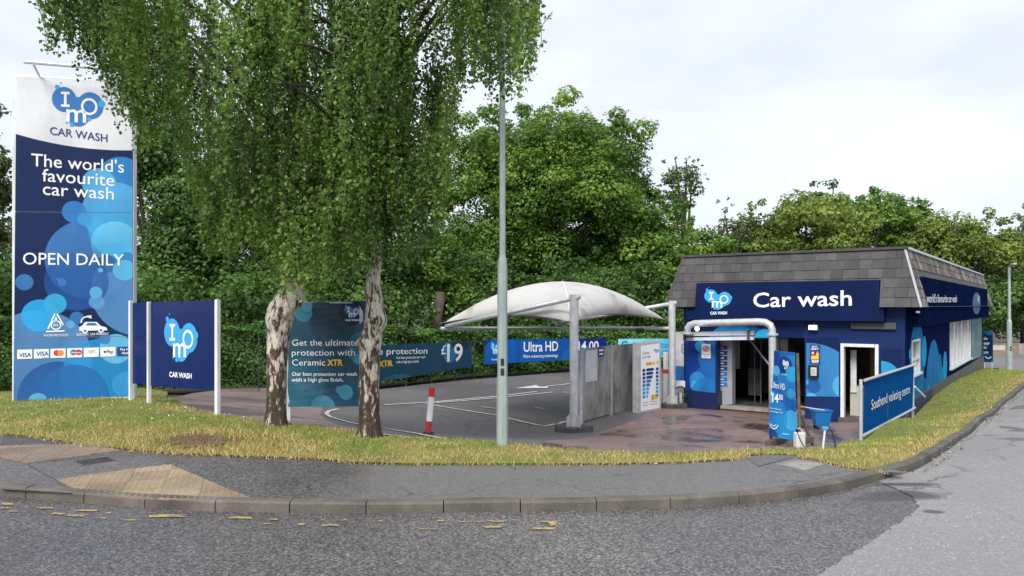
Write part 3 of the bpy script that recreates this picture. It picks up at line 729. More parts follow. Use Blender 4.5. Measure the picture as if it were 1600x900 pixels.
# ---- the low three-post sign
a0, b0 = at(205, 620, 15.1), at(341, 640, 13.3)
S = Surf((a0.x, a0.y), (b0.x, b0.y))
sg = root_for('post_sign', ((a0.x + b0.x) / 2, (a0.y + b0.y) / 2), label='low navy two panel sign on three pale posts between the totem and birch', cat='sign')
M['navy_gloss'] = paint('navy_gloss_panel', (.002, .014, .10), .22, .12, 1.0, spec=.25)
S.panel('sign_panel', [(205, 473), (233, 472.2), (233, 602), (205, 599)], M['navy_gloss'], sg, .03)
S.panel('sign_panel', [(234, 472.2), (337, 469.3), (337, 611), (234, 602)], M['navy_gloss'], sg, .03)
for px, yt, yb, w_ in ((206, 470, 624, 5), (234.5, 471.5, 640, 4.5), (341.5, 468, 650, 7.5)):
    u, v1 = S.uv(px, yt); p = S.P(u, 0, .0); g_ = Tz(p.x, p.y); w2 = w_ / F * p.y
    q = S.P(u, 0, .02); MB().box((q.x, q.y, (v1 + g_ - .2) / 2), (w2, .07, v1 - g_ + .2), math.atan2(S.e.y, S.e.x)).build('post', M['white_metal'], sg, bevel=.008)
S.logo(283, 533, 50, M['lblue'], M['lblue'], W_, 1.0, .05)
S.prints.clear()
def logo_tall(S, X0, Y0, X1, Y1, d1, d2, let, sk=0.0):
    """the emblem fitted to a pixel box that is narrower than it is tall"""
    w = (Y1 - Y0) / .86; cx, cy = (X0 + X1) / 2, (Y0 + Y1) / 2; sx = (X1 - X0) / w / .98
    S.logo(cx, cy, w, d1, d2, let, sx, sk)
logo_tall(S, 257, 489, 310, 571, M['lblue'], M['lblue'], W_)
S.text('CAR WASH', 265, 588.5, 300, 591.5, 8, W_, .03); S.flush(sg)

# ---- poster banner between the trunks
a0, b0 = at(449, 640, 13.4), at(570, 640, 13.1)
S = Surf((a0.x, a0.y), (b0.x, b0.y))
S.rip = lambda u, v: .018 * math.sin(u * 7 + v * 5) * math.cos(v * 4 - u * 2) + .012 * math.sin(v * 11 + u * 6)
po = root_for('poster_banner', ((a0.x + b0.x) / 2, (a0.y + b0.y) / 2), label='teal poster banner about ceramic protection between the two birch trunks', cat='banner')
TEAL = (.02, .085, .14); TB = (.03, .16, .24)
pm = bubbles('poster_print', TEAL, S.bub([(560, 690, 170, (.02, .13, .20), .1, .85), (530, 600, 60, (.012, .06, .11), .9, .3), (520, 500, 40, (.007, .02, .045), .8, .4), (474, 488, 15, (.05, .26, .38), .9, .9), (480, 478, 9, (.08, .34, .45), .9, .9),
                                     (549, 487, 21, (.006, .014, .04), .95, .95), (568, 545, 27, (.03, .17, .25), .85, .7), (560, 561, 8, (.06, .28, .40), .9, .9), (540, 613, 12, (.06, .30, .42), .9, .9), (530, 609, 6, (.06, .27, .40), .9, .9), (505, 640, 22, (.06, .27, .38), .95, .9), (470, 600, 40, (.03, .15, .22), .4, .5)]), .4)
S.panel('fabric', [(451, 473.5), (573, 470), (562, 635), (450, 635.5)], pm, po, .004, 14, 18)
for px in (450, 564):
    u, v1 = S.uv(px, 472); p = S.P(u, 0, -.04); g_ = Tz(p.x, p.y); MB().box((p.x, p.y, (v1 + g_ - .2) / 2), (.06, .06, v1 - g_ + .2), 0).build('post', M['galv'], po)
c6 = MB(); 
for y in (473, 635): c6.tube([S.P(S.uv(450, y)[0], S.uv(450, y)[1], -.03), S.P(S.uv(566, y)[0], S.uv(566, y)[1], -.03)], .014, 6)
c6.build('rail', M['galv'], po)
S.logo(551, 487, 27, M['mblue'], M['lblue'], W_); S.text('CAR WASH', 540, 501.5, 562, 501.5, 2.8, W_, .03, .012)
for t, x0, y, x1 in (('Get the ultimate', 457, 540, 560), ('protection with', 457, 555.5, 555), ('Ceramic', 457, 571, 509)): S.text(t, x0, y, x1, y, 9.5, W_, .0, .012)
S.text('XTR', 512, 571, 536, 571, 9.5, M['yellow_print'], .035, .012)
S.text('Our best protection car wash', 457, 587, 558, 587, 5.6, W_, .01, .012); S.text('with a high gloss finish.', 457, 596, 537, 596, 5.6, W_, .01, .012); S.flush(po)

# ------------------------------------------------------------------ lamp posts
def lamp_post(px, pyb, d, H, rad, label, group):
    x, y = (px - 800) / F * d, d; g_ = Tz(x, y)
    rt = empty('lamp_post', (0, 0, g_), label=label, cat='lamp post', group=group); rt.location = (x, y, g_)
    MB().lathe((x, y, g_ - .2), [(rad, 0), (rad, .55), (rad, .75 + .2), (rad * .93, .98 + .2)], 8).build('base_sleeve', M['lamp_paint'], rt, smooth=False)
    sh = MB().lathe((x, y, g_), [(rad * .86, .9), (rad * .86, 2.55), (rad * .80, 2.62), (rad * .55, 2.72), (rad * .46, H)], 8); sh.build('shaft', M['lamp_paint'], rt)
    dp = MB().box((x, y - rad * .86, .62 + g_ + .3), (rad * .9, .02, .0001 + .5)); 
    b = MB()
    for z_, h in ((.98 + .05, .10), (1.17, .10)): b.box((x, y - rad * .86 + .002, g_ + z_ + .02), (rad * .6, .012, h))
    b.build('number_plate', M['black'], rt)
    head = MB().tube([(x, y, g_ + H - .05), (x, y - .05, g_ + H + .08), (x - .1, y - .35, g_ + H + .16)], [.04, .04, .03], 8); head.build('bracket_arm', M['lamp_paint'], rt)
    MB().box((x - .16, y - .6, g_ + H + .15), (.2, .55, .11), R(-18)).build('lantern', M['grey_print'], rt, bevel=.03)
    return rt
lp = lamp_post(785, 696, 11.0, 6.35, .083, 'grey green lamp post in the verge, its head lost in birch leaves', 'lamp posts along the roads')
# proportions of the near post in the photo: thick lower half, slimmer shaft
lamp_post(1577, 577, 42.5, 5.6, .15, 'far grey lamp post beyond the end of the car wash building', 'lamp posts along the roads')

# ------------------------------------------------------------------ striped bollard
x, y = G(669, 674); bo = empty('bollard', (x, y, Tz(x, y) - .05), label='leaning red and white plastic bollard standing in the car park', cat='bollard')
tilt = Vector((.085, .0, 1)).normalized()
def seg(z0, z1, r0, r1, m, nm):
    o = Vector((x, y, Tz(x, y) - .04)); MB().tube([o + tilt * z0, o + tilt * z1], [r0, r1], 14).build(nm, m, bo)
M['red_plastic'] = paint('red_plastic', (.60, .03, .035), .4, .12, 5, dirt=.2)
seg(0, .03, .105, .09, M['rubber'], 'base'); seg(.03, .22, .05, .05, M['red_plastic'], 'sleeve'); seg(.22, .64, .052, .051, M['white'], 'white_band'); seg(.64, .80, .054, .053, M['red_plastic'], 'cap')
for z_ in (.08, .12, .16): seg(z_, z_ + .018, .056, .056, M['red_plastic'], 'ring')

# ------------------------------------------------------------------ canopy
P1 = at(897, 672, 18.7); P2 = at(1050, 635, 24.0)
ca = empty('sail_canopy', (P1.x, P1.y, Tz(P1.x, P1.y)), label='pale domed fabric canopy hung from two grey posts over the bays', cat='canopy')
A1 = at(697, 510, 21.1); A2 = at(868, 506, 26.4)
for (p, zt) in ((P1, 2.36), (P2, 2.24)):
    g_ = Tz(p.x, p.y); MB().tube([(p.x, p.y, g_ - .1), (p.x, p.y, zt)], .11, 14).build('post', M['galv'], ca, smooth=False)
    ft = MB().box((p.x, p.y, g_ + .02), (.72, .6, .16), R(36)); ft.build('footing', M['grime'], ca)
    gs = MB()
    for k in range(4):
        a = k * math.pi / 2 + .6; gs.box((p.x + .16 * math.cos(a), p.y + .16 * math.sin(a), g_ + .22), (.14, .02, .26), a)
    gs.build('gusset', M['galv'], ca)
def pipe(name, pts, r, m=M['galv'], root=ca, n=10): return MB().tube(pts, r, n).build(name, m, root, smooth=True)
pipe('arm', [(P1.x + .12, P1.y - .1, 2.30), tuple(A1)], .062); pipe('arm', [(P2.x + .12, P2.y - .1, 2.18), tuple(A2)], .062)
E1 = at(690, 513.5, 21.1); E2 = at(868, 513, 26.4); E3 = at(1046, 513, 24.0)
pipe('edge_beam', [tuple(E1), tuple(E2)], .055); pipe('edge_beam', [tuple(E2), tuple(E3)], .055)
MB().tube([(P1.x + .08, P1.y, 1.8), tuple(at(893, 503, 18.6))], .02, 6).build('clamp', M['galv'], ca)
c1 = at(893, 503, 18.6); c2 = at(688, 505, 21.1); c3 = at(868, 503, 26.4); c4 = at(1043, 500, 24.0)
sail = MB(); N = 28
for j in range(N + 1):
    for i in range(N + 1):
        a, b_ = i / N, j / N; u, v = 2 * a - 1, 2 * b_ - 1
        inn = .08
        p = (c1 * (1 - a) + c2 * a) * (1 - b_) + (c4 * (1 - a) + c3 * a) * b_
        ctr = (c1 + c2 + c3 + c4) / 4
        pull = .10 * ((1 - u * u) * abs(v) ** 4 + (1 - v * v) * abs(u) ** 4)     # edges cut in curves
        p = p.lerp(ctr, pull)
        edge = .20 * ((1 - u * u) * abs(v) ** 3 + (1 - v * v) * abs(u) ** 3)
        dome = 1.16 * ((1 - u * u) ** .62) * ((1 - v * v) ** .62)
        wr_ = .005 * math.sin(40 * a * (1 - b_) + 3) * abs(u) ** 2 + .005 * math.sin(44 * b_ * (1 - a)) * abs(v) ** 2
        sail.v.append((p.x, p.y, p.z + edge + dome + wr_))
W2 = N + 1
sail.f = [(j * W2 + i, j * W2 + i + 1, (j + 1) * W2 + i + 1, (j + 1) * W2 + i) for j in range(N) for i in range(N)]
def m_sail():
    t = NT('canopy_fabric'); p = t.pos(); n = t.noise(p, .8, 6, .6)
    c = t.ramp(n, [(.35, (.66, .65, .635)), (.55, (.60, .585, .565)), (.70, (.33, .31, .27))])
    t.col(c); t.set(Roughness=.6)
    tr = t.n('ShaderNodeBsdfTranslucent'); t.l(c, tr.inputs[0]); q = t.n('ShaderNodeMixShader'); q.inputs[0].default_value = .2
    t.l(t.p.outputs[0], q.inputs[1]); t.l(tr.outputs[0], q.inputs[2]); t.l(q.outputs[0], t.out.inputs[0]); return t.m
so_ = sail.build('sail', m_sail(), ca, smooth=True)
sm_ = so_.modifiers.new('solid', 'SOLIDIFY'); sm_.thickness = .012
rg = MB(); 
diag = [sail.v[k * W2 + k] for k in range(0, N // 2 + 1)]
rg.tube([(p[0], p[1], p[2] + .012) for p in diag], .018, 6); rg.build('seam', M['white_metal'], so_)
hg = MB(); p = at(1000, 517, 24.5); hg.box(p, (.24, .1, .16)); hg.build('floodlight_box', M['black'], ca)

# ------------------------------------------------------------------ steel screen and price board
S = Surf((at(910, 600, 20.55).x, 20.55), (at(992.6, 600, 23.5).x, 23.5))
sc_ = root_for('steel_screen', S.P(1.7, 0)[:2], label='stained stainless steel screen of two panels beside the wash lane', cat='screen')
S.panel('panel', [(910.5, 545), (954, 540), (954, 646.5), (910.5, 658)], M['stain'], sc_, .05); S.panel('panel', [(956.5, 540), (992, 536.5), (992, 640.5), (956.5, 646)], M['stain'], sc_, .05)
fb = MB()
for px, yt, yb in ((909.5, 544, 661), (955.2, 539, 651), (993, 535.5, 645)):
    u, v1 = S.uv(px, yt); v0 = S.uv(px, yb)[1]; fb.box(S.P(u, (v0 + v1) / 2, -.02), (.06, .09, v1 - v0), math.atan2(S.e.y, S.e.x))
fb.build('frame', M['galv'], sc_)
S.panel('notice', [(914.5, 548.5), (933, 546), (933, 594.5), (914.5, 597.5)], M['can'], sc_, .004).location += Vector((S.n.x, S.n.y, 0)) * .008
S.rect(934, 544, 944, 558, M['navy_print'], -1); S.rect(935.5, 546, 942.5, 549, W_, -.6, .007); S.rect(936, 552, 942, 554.5, W_, -.6, .007); S.flush(sc_, 'sticker')
S = Surf((at(998, 600, 22.4).x, 22.4), (at(1033, 600, 23.2).x, 23.2))
pb = root_for('price_board', S.P(.4, 0)[:2], label='white wash menu board in grey frame next to the steel screen', cat='sign')
S.panel('frame', [(998, 537), (1033, 532), (1033, 641), (998, 648)], M['galv'], pb, .22)
S.panel('board', [(1001.5, 540.5), (1030, 536.5), (1030, 637), (1001.5, 643)], W_, pb, .004).location += Vector((S.n.x, S.n.y, 0)) * .006
O = .010
S.text('Choose', 1003, 554, 1014, 552, 4, M['grey_print'], .01, O); S.text('your wash', 1003, 560, 1016, 558, 4, M['grey_print'], .01, O)
S.logo(1025.5, 548, 8, M['mblue'], M['lblue'], W_); 
for mm in list(S.prints): S.prints[mm].v = [(v[0] + S.n.x * .006, v[1] + S.n.y * .006, v[2]) for v in S.prints[mm].v]
S.rect(1009, 566.5, 1018, 571, M['orange_print'], -1, O); S.rect(1019, 565.3, 1023, 569.6, M['yellow_print'], -.5, O); S.poly([(1025, 565), (1027.5, 562), (1028.5, 567), (1026.5, 570)], M['yellow_print'], O)
for i in range(8):
    y = 577 + i * 5.9; L_ = (11.5, 10.5, 9.5, 7.5, 6, 4.2, 3.4, 2.4)[i]; m_ = (M['navy_print'], M['navy_print'], M['navy_print'], M['mblue'], M['mblue'], M['lblue'], M['lblue'], M['lblue'])[i]
    S.rect(1003.5, y - .2, 1008, y + 4.2, m_, -.6, O); S.rect(1009.5, y - 1.2, 1009.5 + L_, y + 3.2, m_, -L_ * .12, O); S.rect(1024.5, y - 2.6, 1028.5, y + 1.6, m_, -.5, O)
S.rect(1019.5, 616.5, 1027.5, 624.5, M['yellow_print'], -1, O); S.rect(1018, 617, 1019.2, 626, M['black'], -.1, O)
for y in (629, 633): S.rect(1004, y, 1012, y + 1, M['grey_print'], -1, O); S.rect(1015, y - 1.5, 1028, y - .6, M['grey_print'], -1.3, O)
S.flush(pb)
for px in (1002, 1029):
    u, v = S.uv(px, 640); p = S.P(u, v, -.1); g_ = Tz(p.x, p.y); MB().box((p.x, p.y, g_ + .05), (.1, .1, .4), 0).build('foot', M['grime'], pb)

# ------------------------------------------------------------------ fence and its banners
def banner(name, quad, dL, dR, mat_f, label, prints, group='banners tied to the back fence'):
    a, b_ = at(quad[0][0], 600, dL), at(quad[1][0], 600, dR); S = Surf((a.x, a.y), (b_.x, b_.y)); S.rip = lambda u, v: .02 * math.sin(u * 3.1 + v * 2) + .008 * math.sin(u * 9)
    rt = root_for(name, ((a.x + b_.x) / 2, (a.y + b_.y) / 2), label=label, cat='banner', group=group)
    S.panel('fabric', quad, mat_f(S), rt, .004, 26, 5)
    prints(S); S.flush(rt); return rt
def pr1(S):
    S.text('Get the ultimate protection', 476, 556, 667, 552.5, 10, W_, .006, .012); S.text('Ceramic', 540, 577, 587, 574, 10, W_, 0, .012); S.text('XTR', 591, 573.5, 613, 571.5, 9.5, M['yellow_print'], .04, .012)
    S.text('Our best protection car wash', 618, 561, 664, 559.5, 4, W_, .01, .012); S.text('with a high gloss finish.', 618, 567.5, 655, 566.3, 4, W_, .01, .012)
    S.text('£', 689, 553.5, 697.5, 553, 14, W_, .01, .012); S.text('19', 699, 565, 722, 563.5, 27, W_, .015, .012)
banner('fence_banner', [(470, 545), (737, 533.5), (737, 573), (470, 617)], 24.4, 32, lambda S: bubbles('fence_print_teal', (.016, .07, .125), S.bub([(703, 550, 17, (.02, .19, .40), .95, .95), (620, 690, 105, (.03, .16, .25), .8, .8), (720, 520, 30, (.006, .03, .06), .8, .8), (560, 530, 40, (.02, .10, .15), .8, .6)]), .4), 'long dark teal banner with price nineteen on the fence behind the bollard', pr1)
def pr2(S):
    logo_tall(S, 766, 532, 781, 556, M['lblue'], M['lblue'], W_); S.text('CAR WASH', 767, 563, 781, 563, 2.4, W_, .03, .012)
    S.text('Ultra HD', 818, 549.5, 872, 548, 15, W_, .014, .012); S.text('Paint enhancing technology', 818, 559, 872, 557.5, 4.6, W_, .01, .012); S.text('£14.00', 893, 547.5, 935, 546.8, 14, W_, .015, .012)
banner('fence_banner', [(757, 531), (948, 528.5), (948, 559), (757, 569.5)], 34, 37.5, lambda S: bubbles('fence_print_blue', (.008, .035, .22), S.bub([(800, 590, 70, (.01, .11, .42), .9, .9), (865, 550, 35, (.01, .10, .40), .9, .9), (905, 575, 38, (.012, .14, .45), .9, .6)]), .35), 'bright blue banner on the fence under the canopy', pr2)
def pr3(S):
    S.text('Go', 970, 546, 990, 546, 13, M['mblue'], .01, .012); S.text('better', 1024, 543.5, 1046.5, 543, 9.5, M['mblue'], .0, .012); S.text('foam', 1026.5, 554, 1046, 553.5, 9.5, M['mblue'], .0, .012)
banner('fence_banner', [(966, 529.5), (1050, 529), (1050, 558.5), (966, 559)], 38, 38.3, lambda S: bubbles('fence_print_cyan', (.16, .56, .70), S.bub([(1050, 550, 25, (.10, .50, .72), .9, .9), (985, 535, 20, (.22, .62, .74), .9, .9)]), .35), 'pale cyan foam banner behind the menu board', pr3)
M['fence_green'] = paint('fence_green', (.03, .06, .045), .5, .2)
fe = root_for('mesh_fence', HB[6], label='wire fence with thin steel posts carrying the banners behind the car park', cat='fence')
FL = [at(400, 600, 23.2), at(470, 600, 24.6), at(593, 600, 27.1), at(737, 600, 32.2), at(757, 600, 34.2), at(948, 600, 37.7), at(966, 600, 38.2), at(1052, 600, 38.6)]
FW = walk([(p.x, p.y + .25) for p in FL], 1.6)
for p in FW:
    g_ = Tz(p.x, p.y); MB().tube([(p.x, p.y, g_ - .1), (p.x, p.y, g_ + 1.62)], .022, 6).build('post', M['fence_green'], fe)
wr = MB()
for z_ in (.3, .9, 1.5): wr.tube([(p.x, p.y, Tz(p.x, p.y) + z_) for p in FW], .006, 4)
wr.build('wire', M['fence_green'], fe)

# ------------------------------------------------------------------ the car wash building
brot = math.atan2(BX.y, BX.x)
bl = empty('car_wash_building', (BLD_L.x, BLD_L.y, BZ), brot, label='navy single storey car wash building with slate mansard roof', cat='building')
RT = Matrix.Translation((BLD_L.x, BLD_L.y, BZ)) @ Matrix.Rotation(brot, 4, 'Z'); RI = RT.inverted()
FS = Surf(BLD_L, BLD_R)                            # front plane; u = local x, v = world z
SS = Surf(BLD_R, BLD_R + BY * BL)                  # side plane; u = local y
def fx(px): return FS.uv(px, HOR)[0]
def fz(px, py): return FS.uv(px, py)[1] - BZ
H_E = 3.33; H_T = 4.92
def lbox(name, x0, x1, y0, y1, z0, z1, m, parent=None, bevel=0, **k):
    return MB().box(((x0 + x1) / 2, (y0 + y1) / 2, (z0 + z1) / 2), (x1 - x0, y1 - y0, z1 - z0)).build(name, m, parent or bl, local=True, bevel=bevel, **k)
xp, xt, xd0, xd1 = fx(1121), fx(1257.5), fx(1312), fx(1373)
ztun = fz(1190, 527); zdoor = fz(1335, 537); zb_ = -.3
def m_wallbase():
    t = NT('navy_painted_brick'); uv = t.obj(); br = t.n('ShaderNodeTexBrick'); m_ = t.n('ShaderNodeMapping'); m_.inputs['Rotation'].default_value = (R(90), 0, 0); t.l(uv, m_.inputs[0])
    t.l(m_.outputs[0], br.inputs[0]); br.inputs['Scale'].default_value = 1; br.inputs['Brick Width'].default_value = .22; br.inputs['Row Height'].default_value = .075; br.inputs['Mortar Size'].default_value = .008
    br.inputs['Color1'].default_value = (.004, .014, .075, 1); br.inputs['Color2'].default_value = (.006, .02, .095, 1); br.inputs['Mortar'].default_value = (.002, .006, .035, 1)
    t.col(br.outputs[0]); t.set(Roughness=.45); t.bump(br.outputs['Fac'], -.5, .01); return t.m
M['brickbase'] = m_wallbase()
TH = .25
zsill = fz(1095, 611)
# front wall in pieces round the openings
lbox('wall', 0, xp, 0, 1.1, zb_, zsill, M['brickbase']); lbox('wall', 0, xp, 0, TH, zsill + .002, ztun, M['navy']); lbox('wall', xt, xd0, 0, TH, zb_, ztun, M['navy']); lbox('wall', xd1, BW, 0, TH, zb_, ztun, M['navy'])
lbox('wall', 0, BW, .0, TH, ztun + .001, H_E - .02, M['navy']); lbox('wall', xd0, xd1, .0, TH, zdoor, ztun - .001, M['navy'])
lbox('wall', 0, .22, TH + .86, BL, zb_, H_E - .02, M['navy'])
lbox('wall', .001, .22, TH, TH + .858, zsill + .002, H_E - .02, M['navy'])
# long side wall round its windows
yw = lambda px: SS.uv(px, HOR)[0]; zw = lambda px, py: SS.uv(px, py)[1] - BZ
y1a, y1b = yw(1424), yw(1436.5); z1a, z1b = zw(1430, 583), zw(1430, 530)
y2a, y2b = yw(1484), yw(1516); z2a, z2b = zw(1500, 567), zw(1500, 489)
if y2b > 15.5: pass
M['side'] = paint('side_wall_paint', (.010, .015, .070), .85, .12, .8, dirt=.12, dirtc=(.035, .035, .06), spec=.0)
xw = BW - .22
y1a, y1b = y1a, y1b
for (a, b_, c, d) in ((TH, y1a, zb_, H_E - .02), (y1b, y2a, zb_, H_E - .02), (y2b, BL, zb_, H_E - .02), (y1a, y1b, zb_, z1a), (y1a, y1b, z1b, H_E - .02), (y2a, y2b, zb_, z2a), (y2a, y2b, z2b, H_E - .02)):
    lbox('wall', xw, BW - .001, a + .001, b_ - .001, c, d, M['side'])
lbox('wall', .22, xw, BL - .22, BL, 2.4, H_E - .02, M['navy'])
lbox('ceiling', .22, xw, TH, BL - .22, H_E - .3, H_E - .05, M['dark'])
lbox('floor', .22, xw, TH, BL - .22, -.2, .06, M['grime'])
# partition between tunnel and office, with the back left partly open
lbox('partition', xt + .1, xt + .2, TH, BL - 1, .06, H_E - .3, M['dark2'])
lbox('partition', xt + .2, xw, 4.2, 4.3, .06, H_E - .3, M['wood'])
lbox('back_door', .9, 1.9, BL - .16, BL - .1, .06, 2.39, M['can'])
# print panels on the front (each a flat sheet fixed to the wall)
FSS = Surf(BLD_L, BLD_R)
def lpanel(Sf, name, px, m, thick=.012, lift=.014, **k):
    o = Sf.panel(name, px, m, None, thick, **k); o.parent = bl
    nn = Vector((Sf.n.x, Sf.n.y, 0)); o.matrix_parent_inverse = Matrix.Identity(4)
    for v in o.data.vertices: v.co = RI @ (Vector(v.co) + nn * lift)
    return o
def lflush(Sf, name, lift, parent=None):
    nn = Vector((Sf.n.x, Sf.n.y, 0))
    for (m_, _k), b in Sf.prints.items():
        b.v = [tuple(RI @ (Vector(v) + nn * lift)) for v in b.v]; b.build(Sf.names[(m_, _k)], m_, parent or bl, local=True)
    Sf.prints = {}
lpanel(FS, 'print_panel', [(1071.5, 530), (1118, 529), (1118, 614), (1071.5, 609)], bubbles('pier_print', (.008, .04, .27), FS.bub([(1120, 560, 30, (.02, .15, .46), .9, .8), (1110, 600, 30, (.015, .13, .42), .8, .9), (1095, 541, 9, (.03, .42, .80), .95, .95), (1090, 594, 13, (.03, .25, .60), .9, .8), (1086, 602, 7.5, (.05, .38, .70), .9, .9), (1105, 615, 25, (.02, .17, .48), .8, .8)]), .35))
lpanel(FS, 'print_panel', [(1260, 528), (1311, 527), (1311, 620), (1260, 619)], bubbles('wall_print', NAVY, FS.bub([(1266, 612, 76, (.045, .24, .55), .95, .85), (1271, 603, 11, (.012, .10, .36), .95, .9), (1259.5, 597, 4, (.08, .42, .70), .95, .95), (1321, 604, 19, (.08, .42, .68), .95, .95), (1268, 623, 9, (.10, .45, .68), .9, .9)]), .35))
lpanel(FS, 'print_panel', [(1377, 545), (1409, 545), (1409, 625), (1377, 625)], bubbles('wall_print_small', NAVY, FS.bub([(1378, 590, 26, (.03, .33, .66), .95, .95)]), .35))
lpanel(FS, 'print_panel', [(1074, 505), (1256, 501), (1256, 527.5), (1074, 528.5)], bubbles('lintel_print', NAVY, FS.bub([(1145, 548, 43, (.02, .27, .66), .95, .9), (1160, 555, 50, (.015, .17, .50), .6, .5), (1195, 530, 16, (.03, .42, .80), .95, .95)]), .35))
# fascia board
YF = -.30
FA = Surf(BLD_L - BY * .32, BLD_R - BY * .32)
M['fascia'] = paint('fascia_navy', (.002, .011, .06), .45, .12, 1.2, dirt=.06, dirtc=(.02, .03, .08), spec=.15)
fz0, fz1 = FA.uv(1220, 500.5)[1] - BZ, FA.uv(1220, 441)[1] - BZ
fx0, fx1 = FA.uv(1088, HOR)[0], FA.uv(1374, HOR)[0]; fx0b, fx1b = FA.uv(1072, HOR)[0], FA.uv(1381, HOR)[0]
fas = lbox('fascia_board', fx0, fx1, -.32, .0, 3.31, fz1 + .01, M['fascia']); lbox('fascia_board', fx0b, fx1b, -.32, .0, fz0, 3.309, M['fascia'])
FA.logo(1122.5, 467.5, 44, M['lblue'], M['lblue'], W_, 1, 0.02); FA.text('CAR WASH', 1110, 491.5, 1136, 491, 4.6, W_, .03); FA.text('Car wash', 1177, 480, 1331, 477, 23, W_, .012); lflush(FA, 'lettering', .0, fas)
# mansard roof: core, then the slates one by one
rf = MB(); o_ = .45; zE, zT = 3.28, H_T
v = [(-o_, -o_, zE), (BW + o_, -o_, zE), (BW + o_, BL + o_, zE), (-o_, BL + o_, zE), (0, 0, zT), (BW, 0, zT), (BW, BL, zT), (0, BL, zT)]
def notch_core():
    b = MB()
    slope = o_ / (zT - zE)
    def face_pts(z_): k = (zT - z_) * slope; return k
    # front slope left, right of notch and above it
    def slab(a, b_, z0, z1, axis):
        k0, k1 = face_pts(z0), face_pts(z1)
        if axis == 'f':
            l0, r0, l1, r1 = a(z0), b_(z0), a(z1), b_(z1)
            outer = [(l0, -k0, z0), (r0, -k0, z0), (r1, -k1, z1), (l1, -k1, z1)]; inner = [(x, y + .3 + (0), z_) for x, y, z_ in outer]
        else:
            l0, r0, l1, r1 = a(z0), b_(z0), a(z1), b_(z1)
            outer = [(BW + k0, l0, z0), (BW + k0, r0, z0), (BW + k1, r1, z1), (BW + k1, l1, z1)]; inner = [(x - .3, y, z_) for x, y, z_ in outer]
        b.add(outer + inner, [(0, 1, 2, 3), (7, 6, 5, 4), (0, 4, 5, 1), (1, 5, 6, 2), (2, 6, 7, 3), (3, 7, 4, 0)])
    hipL = lambda z_: -face_pts(z_); hipR = lambda z_: BW + face_pts(z_)
    zN = fz1 + .02
    slab(hipL, lambda z_: fx0 - .02, zE, zN, 'f'); slab(lambda z_: fx1 + .02, hipR, zE, zN, 'f'); slab(hipL, hipR, zN, zT, 'f')
    return b, slab, zN
core, slab, zN = notch_core()
ys0, ys1 = .95, BL - 1.2; zN2 = 4.16
hipF = lambda z_: -(zT - z_) * o_ / (zT - zE); hipB = lambda z_: BL + (zT - z_) * o_ / (zT - zE)
slab(hipF, lambda z_: ys0, zE, zN2, 's'); slab(lambda z_: ys1, hipB, zE, zN2, 's'); slab(hipF, hipB, zN2, zT, 's')
roof = core.build('roof', M['slate'], bl, local=True)
lbox('flat_roof', .05, BW - .05, .05, BL - .05, zT - .2, zT - .02, M['dark2'], roof)
MB().add([(-.35, .3, zE), (0.3, .3, zE), (0.3, BL, zE), (-.35, BL, zE), (0, .3, zT), (.3, .3, zT), (.3, BL, zT), (0, BL, zT)], [(0, 1, 2, 3), (4, 5, 6, 7), (0, 4, 7, 3), (1, 2, 6, 5), (0, 1, 5, 4), (2, 3, 7, 6)]).build('side_slope', M['slate'], roof, local=True)
lbox('soffit', -.36, BW + .36, -.0, BL + .3, H_E - .048, H_E - .028, M['navy'], roof)
# capping strips along the top and hip
cp = MB(); cp.box((BW / 2, 0, zT + .02), (BW + .16, .14, .07)); cp.build('capping', M['slate'], roof, local=True)
cp = MB(); cp.box((BW, BL / 2, zT + .022), (.14, BL - .2, .07)); cp.build('capping', M['alu'], roof, local=True)
for sx_ in (0, BW):
    e0 = Vector((sx_ + (-o_ - .02 if sx_ == 0 else o_ + .02), -o_ - .02, zE)); e1 = Vector((sx_, 0, zT)); MB().tube([e0, e1], .035, 6).build('hip_strip', M['alu'] if sx_ else M['slate'], roof, local=True)
nrow = 6; rowh = (zT - zE) / nrow; sw = .33; k_ = o_ / (zT - zE)
def slate(axis, a0, a1, z0, z1, lift, m_):
    """one slate on the slope: a tapered slab lifted at its lower edge"""
    hl = lambda z_: hipF(z_); g_ = .006
    lo = lambda z_: max(a0 + g_, (-(zT - z_) * k_)); end = (BW if axis == 'f' else BL)
    hi = lambda z_: min(a1 - g_, end + (zT - z_) * k_)
    if hi(z1) - lo(z1) < .03: 
        if hi(z0) - lo(z0) < .06: return
    pts_ = []
    for z_, lf in ((z0, lift), (z1 + .05, .004)):
        zz = min(z_, zT); d = (zT - zz) * k_
        for a in (lo(zz), max(hi(zz), lo(zz) + .005)):
            pts_.append((a, -d - lf, zz) if axis == 'f' else (BW + d + lf, a, zz))
    bk = [(p[0], p[1] + lift + .01, p[2]) if axis == 'f' else (p[0] - lift - .01, p[1], p[2]) for p in pts_]
    f_ = [(0, 1, 3, 2), (4, 6, 7, 5), (0, 4, 5, 1), (0, 2, 6, 4), (1, 5, 7, 3)]
    MB().add(pts_ + bk, f_).build('slate', m_, roof, local=True)
rs = random.Random(3)
